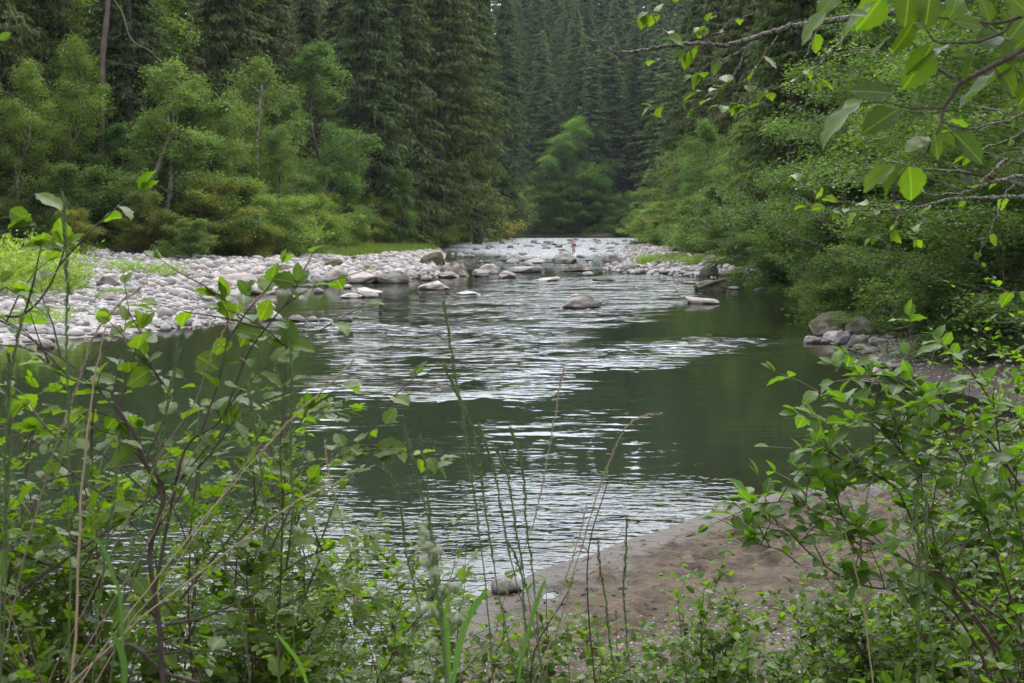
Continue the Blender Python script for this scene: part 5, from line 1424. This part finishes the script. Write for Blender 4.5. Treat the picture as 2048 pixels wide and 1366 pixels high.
# the sprays that top out clearly against the water and stones
for b, t, w, nr in [((594, 562), (597, 527), .8, (.5, -1, .1)), ((590, 566), (551, 555), 1.2, (.2, -1, .4)), ((588, 580), (596, 598), .7, (.8, -.8, .2)),
    ((500, 590), (478, 562), .9, (.5, -1, .3)), ((490, 585), (508, 560), .8, (-.3, -.6, .9)), ((450, 600), (425, 590), .5, (-.1, -.5, 1)),
    ((208, 650), (207, 615), 1.0, (.2, -1, .1)), ((576, 690), (578, 640), .9, (.4, -1, .2)), ((578, 690), (620, 692), 1.0, (.1, -.7, .8)), ((574, 692), (540, 680), .9, (0, -.6, .9)),
    ((296, 722), (320, 706), 1.0, (0, -.6, .9)), ((300, 740), (256, 768), 1.1, (.1, -1, .4)), ((395, 712), (432, 735), 1.2, (.1, -1, .4)),
    ((745, 905), (800, 888), 1.0, (0, -.6, .9)), ((742, 900), (686, 910), 1.0, (0, -.5, 1)), ((540, 600), (520, 640), .9, (.2, -1, .3))]:
    p = at(*b, D); q = at(*t, D - rnd.uniform(-.02, .03)); pl.leaf('ser', p, q - p, nr, np.linalg.norm(q - p) * 1.1, w)
pl.finish()

D = 2.2
b0 = at(-60, 1420, D); b0[2] = ground_z(b0[0], b0[1])
pl = Plant("hawthorn_shrub", "few serrated leafy twigs entering from the left edge beside the willow tuft", "shrub", b0, M_TWIG, color=(1, 1, .85))
S([(-60, 1300), (-70, 1000), (-60, 760), (-20, 650), (0, 632), (40, 632), (75, 605), (100, 570), (112, 545), (125, 512), (128, 490)], .006, .0016, (.75, 1, .03), True, 2, d=D)
S([(-60, 760), (-30, 560), (0, 475), (20, 455)], .004, .0016, (.3, 1, .06), d=D); S([(-60, 600), (-20, 440), (10, 410), (22, 390), (45, 372)], .004, .0012, None, d=D)
S([(-50, 700), (-10, 600), (10, 575), (32, 588)], .003, .0012, (.4, 1, .04), d=D)
for b, t, w, nr in [((70, 388), (132, 414), .7, (.1, -.6, 1)), ((20, 420), (58, 442), 1.0, (0, -1, .3)), ((128, 490), (160, 466), .7, (-.2, -.7, .8)), ((124, 505), (50, 478), .6, (0, -.4, 1)),
                    ((0, 80), (18, 66), 1.0, (.1, -1, .3)), ((0, 560), (24, 545), 1.0, (.1, -.8, .5)), ((128, 498), (150, 490), .9, (.1, -1, .3))]:
    p = at(*b, D); q = at(*t, D); pl.leaf('ser', p, q - p, nr, np.linalg.norm(q - p) * 1.1, w)
pl.finish()

# ---- wild rose thickets with small compound leaves filling the lower left
def thicket(name, label, cat, cx, cy, D0, wpx, hpx, kind, L, nst, seed, col, stem_m=M_RSTEM, maxp=300, tl=.28, tw=9, sp=.045, lean=0, group=None):
    """stems start on the soil below and fan out to fill a piece of the bank"""
    global pl
    b0 = at(cx, cy + hpx, D0); b0[2] = ground_z(b0[0], b0[1])
    pl = Plant(name, label, cat, b0, stem_m, maxp, group, col)
    m = D0 / FPX
    topz = at(cx, cy, D0)[2]
    for i in range(nst):
        a = rnd.uniform(-1, 1); dx = a * wpx * m * .5; dy = rnd.uniform(-.35, .45)
        H = (topz - b0[2]) * (1 - .35 * a * a) * rnd.uniform(.6, 1.03)
        P = np.array([b0 + [dx * .2 + rnd.gauss(0, .03), dy * .3, -.04], b0 + [dx * .4, dy * .6, H * .4], b0 + [dx * .8 + rnd.gauss(0, .05), dy, H * .8], b0 + [dx * 1.1 + lean * m + rnd.gauss(0, .05), dy * 1.2, H]])
        P = smoothpath(P, 5); pl.stem(P, .0045, .0015, "stem", own=i < 12)
        pl.along(P, kind, .45, 1, sp, L, droop=.1); pl.twigs(P, tw, tl, kind, sp, L, t0=.35, rise=.25, r0=.0018, jitter=.4)
    pl.finish()
rose_col = (1.0, 1.0, .85)
for a in [
 ("yellow-green wild rose thicket in the middle of the lower left", 260, 960, 3.1, 520, 430, 11, rose_col),
 ("wild rose at the left edge with drooping compound leaves", 30, 840, 3.0, 300, 520, 9, (.95, .95, .8)),
 ("wild rose thicket below the forking shrub stems", 480, 900, 3.3, 460, 480, 11, (1.05, 1.05, .9)),
 ("shaded wild rose in the lower left corner", 80, 1080, 2.6, 380, 300, 8, (.8, .85, .75)),
 ("wild rose thicket reaching right over the bright water", 640, 960, 3.8, 420, 420, 11, (1.0, 1.05, .95)),
]: thicket("wild_rose", a[0], "shrub", *a[1:6], 'rose', .072, a[6] + 5, 0, a[7], tw=14, sp=.036)
snow = [
 ("snowberry bush at the bottom edge left of the tall grass stems", 560, 1120, 3.9, 420, 260, 9, (.9, .95, .9)),
 ("snowberry bush with thin red twigs beside the bright ripples", 720, 1080, 4.6, 330, 300, 8, (1.0, 1.05, .95)),
 ("snowberry bush under the drooping seed heads", 860, 1120, 4.8, 300, 260, 7, (1.0, 1.05, .95)),
 ("low snowberry bush in front of the beach tip", 1000, 1230, 4.6, 340, 150, 8, (1.0, 1.0, .9)),
 ("snowberry bush at the bottom edge below the beach", 1150, 1255, 5.0, 340, 150, 9, (1.0, 1.05, .9)),
 ("snowberry bush right of the beach stalks at the bottom edge", 1300, 1235, 5.2, 340, 160, 9, (1.0, 1.05, .9)),
 ("snowberry bush left of the dogwood at the bottom edge", 1450, 1185, 5.2, 320, 200, 9, (1.0, 1.1, .9)),
 ("snowberry bush under the lowest dogwood twig", 1600, 1200, 5.0, 340, 190, 9, (.95, 1.05, .85)),
 ("dense snowberry bush right of the pale dry stalk", 1760, 1180, 4.8, 340, 220, 10, (.95, 1.05, .85)),
 ("dense snowberry bush with yellow-green shoots near the right edge", 1920, 1090, 4.8, 340, 300, 11, (1.0, 1.1, .85)),
 ("snowberry bush filling the space under the dogwood", 1840, 1080, 4.6, 300, 300, 11, (.9, 1.0, .8)),
 ("tall snowberry bush at the right edge beside the dogwood", 1990, 960, 5.2, 320, 420, 12, (.85, .95, .8)),
 ("low snowberry bush between the beach and the dogwood stems", 1680, 1150, 5.3, 280, 200, 10, (1.0, 1.05, .9)),
 ("snowberry bush in the lower right corner", 2040, 1130, 4.2, 300, 300, 10, (.9, 1.0, .8)),
]
for a in snow: thicket("snowberry_bush", a[0], "shrub", *a[1:6], 'snow', .045, a[6] + 4, 0, a[7], maxp=220, tl=.24, tw=15, sp=.020)

# ---- red-stemmed dogwood on the right
D = 4.0
b0 = at(1950, 1400, D); b0[2] = ground_z(b0[0], b0[1])
pl = Plant("dogwood_bush", "large dogwood bush with red stems and pointed leaves leaning over the beach", "shrub", b0, M_RSTEM, color=(1, 1, .9))
def DS(pts, r0=.006, r1=.002, d=D, tw=9, ground=False, L=.075):
    P = path(pts, d, 5)
    if ground: P = to_ground(P)
    pl.stem(P, r0 * .75, r1 * .75, "stem")
    pl.along(P, 'dog', .45 if ground else .3, 1, .06, L, droop=.0, pairs=True, spread=.8)
    pl.twigs(P, int(tw * 1.5), .30, 'dog', .05, L, t0=.3, rise=.45, r0=.0025, pairs=True, droop=.0)
DS([(1960, 1300), (1900, 1215), (1831, 1180), (1744, 1175), (1675, 1148), (1620, 1107), (1575, 1062), (1537, 1042)], .008, .002, ground=True)
DS([(1744, 1175), (1728, 1140), (1716, 1107), (1700, 1080)], .003, .0015, tw=2)
DS([(1980, 1280), (1900, 1180), (1812, 1120), (1744, 1084), (1693, 1042), (1675, 1001), (1672, 985)], .007, .002, ground=True)
DS([(1693, 1042), (1650, 1030), (1611, 1015), (1570, 1003), (1545, 1006)], .003, .0015, tw=3)
DS([(2000, 1300), (1940, 1220), (1886, 1152), (1840, 1079), (1799, 987), (1767, 960), (1720, 935), (1675, 914), (1661, 896)], .008, .002, ground=True, tw=9)
DS([(1799, 987), (1760, 945), (1740, 925), (1700, 922)], .003, .0015, tw=3)
DS([(2060, 1000), (1973, 873), (1930, 850), (1895, 836), (1860, 810), (1840, 790), (1794, 764)], .006, .002, tw=8)
DS([(1930, 850), (1850, 872), (1780, 850), (1710, 838), (1688, 826)], .004, .0016, tw=5)
DS([(2020, 1250), (1920, 1180), (1880, 1134), (1858, 1015), (1826, 942), (1800, 900), (1785, 880)], .007, .002, ground=True, tw=8)
DS([(2040, 1250), (1990, 1100), (1960, 1000), (1930, 920), (1900, 890)], .008, .002, ground=True, tw=8)
DS([(2100, 1300), (2060, 1150), (2030, 1000), (2000, 900), (1990, 820), (1960, 770)], .008, .002, ground=True, tw=9)
DS([(1600, 1130), (1560, 1100), (1520, 1090), (1500, 1075)], .003, .0015, tw=3)
pl.finish()
for a in [("shrub wall of small leaves at the right edge above the dogwood", 2030, 640, 6.5, 480, 700, 15, (.95, 1.05, .8)),
          ("leafy bush behind the dogwood at the right edge", 1960, 820, 5.6, 330, 560, 12, (.9, 1.0, .8))]:
    thicket("leafy_bush", a[0], "shrub", *a[1:6], 'snow', .055, a[6], 0, a[7], M_TWIG, 300, .45, 26, .03)
thicket("leafy_bush", "dark leafed low bush in the lower right under the snowberries", "shrub", 1980, 1240, 3.0, 260, 160, 'salal', .075, 7, 0, (.8, .9, .8), M_TWIG, 200, .18, 5, .04)
thicket("leafy_bush", "young leafy shoot standing before the lower beach", "shrub", 1425, 1130, 4.6, 90, 150, 'dog', .06, 3, 0, (1, 1, .8), M_RSTEM, 60, .12, 3, .04)
thicket("leafy_bush", "thin young shoot with yellow-green leaves against the bright ripples", "shrub", 1115, 1000, 4.0, 70, 300, 'rose', .06, 1, 0, (1.1, 1.1, .7), M_RSTEM, 60, .10, 2, .07)
thicket("leafy_bush", "second thin yellow-green shoot at the water edge of the beach", "shrub", 1210, 985, 4.2, 60, 330, 'rose', .05, 1, 0, (1.1, 1.1, .7), M_RSTEM, 60, .08, 2, .08)

# ---- grasses
def seedhead(P, t0, r, dens, L, seed):
    """spikelets set alternately on the upper stem"""
    q = np.random.default_rng(seed); mb = MB(); n = len(P); i0 = int(t0 * (n - 1)); seg = P[i0:]
    tot = np.linalg.norm(np.diff(seg, axis=0), axis=1).sum(); k = int(tot * dens)
    for j in range(k):
        f = (j + .5) / k * (len(seg) - 1); i = min(int(f), len(seg) - 2); p = seg[i] + (seg[i + 1] - seg[i]) * (f - i)
        tan = unit(seg[i + 1] - seg[i]); sd = unit(np.cross(tan, q.normal(size=3))); d = unit(tan * 3.0 + sd); l = L * q.uniform(.7, 1.2)
        b = unit(np.cross(d, q.normal(size=3))) * r; c = unit(np.cross(d, b)) * r
        V = np.array([p, p + d * l * .4 + b, p + d * l * .4 - b * .5 + c, p + d * l * .4 - b * .5 - c, p + d * l])
        mb.add(V, np.array([(0, 1, 2), (0, 2, 3), (0, 3, 1), (4, 2, 1), (4, 3, 2), (4, 1, 3)]), q.random())
        e = p + d * l * 1.9; mb.add(np.array([p + d * l, p + d * l + b * .12, e]), np.array([(0, 1, 2)]), .9)
    return mb
def grass(label, pts, d, r=.0016, head=None, mat_=None, headmat=None, group=None, blade=False, dry=False, L=.014, hr=.0015, dens=320):
    P = path(pts, d, 6)[::-1]                      # from the lowest point up
    e = P[0]; gz = ground_z(e[0], e[1]); q = np.array([e[0] + (e[0] - P[1][0]) * 2, e[1] + .02, gz - .02])
    P = np.concatenate([smoothpath(np.array([q, (q + e) / 2, e]), 4)[:-1], P])
    P = P + np.cumsum(rng.normal(size=P.shape) * .0009, axis=0)
    root = empty("dry_grass" if dry else "tall_grass", tuple(q)); tag(root, label, "grass", group)
    mb = MB(); mb.tube(P - q, np.linspace(r, r * .45, len(P)), 5); mb.build("stem", mat_ or M_GSTEM, root)
    if head:
        L_ = np.concatenate([[0], np.cumsum(np.linalg.norm(np.diff(P, axis=0), axis=1))]); tt = 1 - head
        idx = np.searchsorted(L_, L_[-1] * tt) / (len(P) - 1)
        h = seedhead(P - q, idx, hr, dens, L, rnd.randrange(9999)); h.build("seed_head", headmat or (M_DRY if dry else M_SEED), root, False)
    return root
gs = [
 ("tallest green grass stem with a long dark seed head in the lower middle", [(880, 617), (892, 690), (908, 780), (925, 880), (945, 1000), (965, 1180), (985, 1400)], 2.3, .28),
 ("green grass stem whose seed head hangs beside the tallest one", [(890, 730), (915, 780), (945, 850), (962, 930), (975, 1020), (1005, 1200), (1040, 1400)], 2.4, .26),
 ("green grass stem with a leaning seed head left of the tallest", [(810, 852), (828, 920), (850, 1005), (868, 1100), (885, 1230), (900, 1400)], 2.5, .22),
 ("green grass stem with a seed head just right of the leaning one", [(846, 888), (856, 950), (866, 1032), (872, 1120), (886, 1250), (896, 1400)], 2.6, .20),
 ("green grass stem with its seed head pointing at the ripples", [(960, 850), (980, 905), (1000, 990), (1020, 1090), (1050, 1230), (1075, 1400)], 2.5, .20),
 ("green grass stem with an arched seed head nearest the bright ripples", [(1018, 852), (1032, 900), (1045, 960), (1052, 1030), (1066, 1160), (1085, 1400)], 2.5, .24),
 ("thin green grass stem between two seed heads", [(998, 908), (1020, 960), (1035, 1060), (1060, 1200), (1100, 1400)], 2.6, .20),
 ("pale green seed head leaning right above the snowberries", [(762, 925), (785, 975), (800, 1030), (808, 1100), (840, 1230), (880, 1400)], 2.4, .20),
 ("dark green grass stem with a seed head over the quiet pool", [(375, 668), (360, 720), (345, 790), (325, 860), (300, 960), (260, 1120), (215, 1400)], 2.2, .22),
 ("tall green grass stem standing before the willow tuft", [(118, 400), (122, 470), (128, 560), (131, 640), (135, 900), (137, 1100), (140, 1400)], 2.0, .24),
 ("green grass stem at the far left with a hanging seed head", [(50, 640), (35, 720), (22, 800), (12, 950), (5, 1150), (2, 1400)], 2.0, .22),
 ("green grass stem with a seed head along the left edge", [(14, 700), (12, 800), (10, 900), (6, 1100), (-4, 1400)], 2.0, .24),
 ("bright green grass stem with a seed head over the forking shrub", [(503, 775), (512, 840), (522, 920), (535, 1050), (548, 1200), (560, 1400)], 2.3, .22),
 ("pale green seed head standing straight in the rose thicket", [(572, 660), (576, 760), (574, 860), (580, 1000), (584, 1200), (592, 1400)], 2.4, .22),
 ("green grass stem bending left at the bottom of the beach", [(1243, 1040), (1242, 1110), (1238, 1190), (1246, 1280), (1262, 1400)], 3.0, .28),
 ("short green seed head left of the beach stalk", [(1196, 1080), (1205, 1140), (1215, 1200), (1225, 1300), (1240, 1400)], 3.0, .28),
 ("curved green seed head above the broad blade", [(1016, 1090), (1030, 1120), (1042, 1170), (1050, 1260), (1058, 1400)], 2.8, .24),
 ("green grass stem rising through the dogwood", [(1830, 1010), (1832, 1100), (1834, 1200), (1838, 1400)], 2.4, .30),
 ("second green grass stem rising through the dogwood", [(1846, 990), (1848, 1090), (1852, 1200), (1868, 1400)], 2.4, .28),
 ("leaning seed head in the shade of the rose thicket", [(440, 1080), (455, 1150), (480, 1240), (500, 1400)], 2.5, .24),
 ("seed head at the bottom left under the dark stick", [(238, 880), (232, 960), (220, 1080), (200, 1230), (185, 1400)], 2.2, .2),
]
for k, (lb, pts, d, hd) in enumerate(gs):
    grass(lb, pts, d, head=hd * .85, dens=420)
ds = [
 ("long straight dry stalk running from the water down to the lower left", [(697, 728), (640, 783), (560, 862), (450, 985), (330, 1130), (230, 1262), (140, 1400)], 2.2, .0017, .12, M_DRY),
 ("tan dry stalk crossing the lower left at a flat angle", [(692, 962), (640, 985), (560, 1030), (430, 1128), (300, 1230), (210, 1310), (120, 1400)], 2.3, .0019, .14, M_DRY),
 ("dry stalk with a thin head standing straight before the riffle", [(1121, 735), (1108, 800), (1082, 955), (1050, 1080), (1010, 1190), (960, 1400)], 2.8, .0012, .2, M_DRYB),
 ("dry stalk with a head arching to the right over the dark water", [(1320, 822), (1292, 828), (1262, 842), (1236, 880), (1206, 950), (1185, 1010), (1150, 1130), (1115, 1250), (1075, 1400)], 2.8, .0013, .22, M_DRYB),
 ("pale upright straw stem in the left thicket", [(218, 655), (205, 720), (188, 790), (170, 930), (158, 1100), (150, 1250), (130, 1400)], 2.3, .0030, None, M_DRY),
 ("thin brown stalk bowing over the quiet pool", [(565, 592), (520, 605), (470, 640), (425, 720), (390, 810), (330, 900), (250, 1050), (180, 1200), (80, 1400)], 2.4, .0016, .1, M_DRYB),
 ("brown stalk leaning right from the left corner over the cobbles", [(290, 575), (240, 620), (195, 680), (160, 790), (120, 910), (80, 1050), (40, 1200), (-10, 1400)], 2.1, .0018, .16, M_DRYB),
 ("pale dry stalk standing alone before the dogwood", [(1680, 1065), (1695, 1110), (1710, 1165), (1728, 1260), (1748, 1400)], 3.0, .0020, None, M_DRY),
 ("thin dry stalk with a small head left of the drooping seed heads", [(644, 890), (652, 930), (664, 985), (690, 1070), (720, 1180), (770, 1400)], 2.6, .0011, .1, M_DRYB),
 ("dry stalk behind the hanging seed heads", [(944, 960), (938, 1050), (930, 1180), (925, 1290), (920, 1400)], 2.9, .0012, None, M_DRYB),
 ("dry stalk leaning right over the beach tip", [(1300, 1010), (1245, 1060), (1180, 1160), (1110, 1270), (1050, 1400)], 2.9, .0012, None, M_DRY),
 ("brownish stalk crossing the straight dry one", [(420, 850), (360, 960), (290, 1090), (230, 1190), (150, 1330), (100, 1420)], 2.2, .0019, None, M_DRYB),
 ("long pale stalk low in the left corner", [(520, 880), (440, 985), (330, 1150), (260, 1240), (170, 1400)], 2.3, .0013, None, M_DRY),
 ("thin pale stalk rising beside the lone beach shoot", [(1170, 1010), (1150, 1090), (1120, 1190), (1095, 1290), (1070, 1400)], 3.1, .0011, .15, M_DRY),
]
for lb, pts, d, r_, hd, mt in ds:
    grass(lb, pts, d, r_, hd, mt, None, None, dry=True, L=.010, hr=.0016, dens=240)

def blade(label, pts, d, w, color=(1, 1, 1), group=None):
    P = path(pts, d, 6); n = len(P); s = np.linspace(0, 1, n); W = w * np.sin(np.pi * np.clip(s * .93 + .05, 0, 1)) ** .6
    e = P[-1]; gz = ground_z(e[0], e[1])
    tan = np.gradient(P, axis=0); side = unit(np.cross(tan, np.array([0.1, 1, .25])))
    nrm = unit(np.cross(side, tan))
    V = np.stack([P - side * W[:, None] * .5 + nrm * W[:, None] * .12, P, P + side * W[:, None] * .5 + nrm * W[:, None] * .12], 1).reshape(-1, 3)
    root = empty("broad_grass", (e[0], e[1], gz)); tag(root, label, "grass", group)
    i = np.arange(n - 1)[:, None] * 3; j = np.arange(2)[None, :]
    mb = MB(); mb.add(V - np.array([e[0], e[1], gz]), np.stack([i + j, i + j + 1, i + j + 4, i + j + 3], -1).reshape(-1, 4), .5)
    o = mb.build("blade", M_GSTEM2, root); o.color = (*color, 1)
    mb = MB(); mb.tube(np.array([[0, 0, 0], (e - [e[0], e[1], gz]) * .5, e - [e[0], e[1], gz]]), [.003, .0025, .002], 5); mb.build("stem", M_GSTEM, root)
M_GSTEM2 = leaf_mat("broad_blade", (0.06, 0.12, 0.035), (0.12, 0.19, 0.07), 0.3, 0.35)
blade("broad bluish grass blade bending right at the bottom middle", [(974, 1183), (955, 1205), (930, 1250), (915, 1310), (905, 1380)], 1.9, .011, (.75, .85, .75))
blade("bright narrow grass blade at the bottom left of the middle", [(552, 1265), (575, 1295), (600, 1330), (625, 1400)], 2.2, .008, (1.0, 1.1, .6))
blade("dark broad grass blade hanging at the bottom left", [(222, 1262), (240, 1300), (248, 1340), (246, 1400)], 1.9, .011, (.5, .6, .5))
blade("curved bluish grass blade over the dark stick", [(160, 1070), (190, 1078), (212, 1110), (228, 1160), (240, 1200), (250, 1400)], 2.1, .008, (.6, .7, .65))
blade("bright green upright blade beside the broad bluish one", [(900, 1180), (892, 1240), (896, 1300), (900, 1400)], 1.7, .008, (.8, .85, .45))
blade("green blade leaning right at the bottom middle", [(1090, 1160), (1075, 1200), (1050, 1290), (1030, 1400)], 2.4, .008, (.7, .8, .5))
# a tuft of plain blades at the bottom centre, nobody could count them
mb = MB(); q = np.random.default_rng(77)
for k in range(260):
    px = q.choice([q.uniform(820, 1150), q.uniform(0, 700)]); p = at(px, 1420, q.uniform(2.2, 3.4)); p[2] = ground_z(p[0], p[1])
    H = q.uniform(.3, .85) * (1 if px > 800 else 1.15); b = np.array([q.normal() * .12, q.normal() * .1, 1]) ; cv = np.array([q.normal() * .18, q.normal() * .1, 0])
    s = np.linspace(0, 1, 6)[:, None]; P = p + b * H * s + cv * s ** 2 * H
    w = .0035 * (1 - s ** 2 * .95); sd_v = np.array([math.cos(k), math.sin(k) * .5, 0]) 
    V = np.stack([P - sd_v * w, P + sd_v * w], 1).reshape(-1, 3); i = np.arange(5)[:, None] * 2
    mb.add(V, np.concatenate([i, i + 1, i + 3, i + 2], 1), q.random())
tag(mb.build("grass", M_GSTEM2), "loose green grass blades among the foreground bushes", None, None, "stuff")

M_CREAM = simple_mat("cream_spikelets", (.33, .36, .22), .7, .2)
# blurred orchard grass head very close to the lens
D = .85
root = empty("tall_grass", tuple(at(905, 1450, D))); b0 = np.array(root.location); tag(root, "very near out of focus orchard grass with knobbly cream seed clusters", "grass")
P = path([(905, 1450), (892, 1330), (880, 1200), (862, 1120), (848, 1060)], D, 6); gq = np.array([P[0][0], P[0][1], ground_z(*P[0][:2])])
mb = MB(); mb.tube(np.concatenate([[gq], P]) - b0, np.linspace(.0012, .0005, len(P) + 1), 5); mb.build("stem", M_GSTEM, root)
for (cx, cy, w, h) in [(846, 1066, 12, 24), (852, 1092, 13, 12), (874, 1102, 13, 9), (852, 1124, 15, 10), (872, 1146, 20, 13), (905, 1176, 26, 12), (858, 1222, 22, 12), (916, 1238, 24, 15), (862, 1292, 15, 12)]:
    mb = MB(); q = np.random.default_rng(int(cx * cy)); 
    for k in range(26):
        c = at(cx + q.normal() * w * .35, cy + q.normal() * h * .35, D + q.normal() * .003); V, F = ICO[1]
        mb.add(V * np.array([1.0, 1.0, 1.6]) * .0013 + c - b0, F, q.random())
    mb.build("seed_head", M_CREAM, root); i0 = P[np.argmin(np.linalg.norm(P - at(cx, cy + 25, D), axis=1))]
    mb = MB(); mb.tube(np.array([i0, at(cx, cy, D)]) - b0, [.0005, .0004], 4); mb.build("stalk", M_GSTEM, root)

# ================================================================ the damp air of the valley
import bmesh
bm = bmesh.new(); bmesh.ops.create_cube(bm, size=1.0)
me = bpy.data.meshes.new("haze"); bm.to_mesh(me); bm.free()
hz = link("haze", me); hz.location = (0, 440, 109); hz.scale = (960, 1120, 222)
m, nt = newmat("valley_haze"); out = N(nt, "ShaderNodeOutputMaterial")
pv = N(nt, "ShaderNodeVolumePrincipled"); pv.inputs["Density"].default_value = 0.00005; pv.inputs["Color"].default_value = (0.80, 0.88, 1.0, 1)
pv.inputs["Anisotropy"].default_value = 0.2
LK(nt, pv.outputs[0], out.inputs["Volume"]); me.materials.append(m)
tag(hz, "thin pale haze hanging in the river valley", None, None, "stuff")
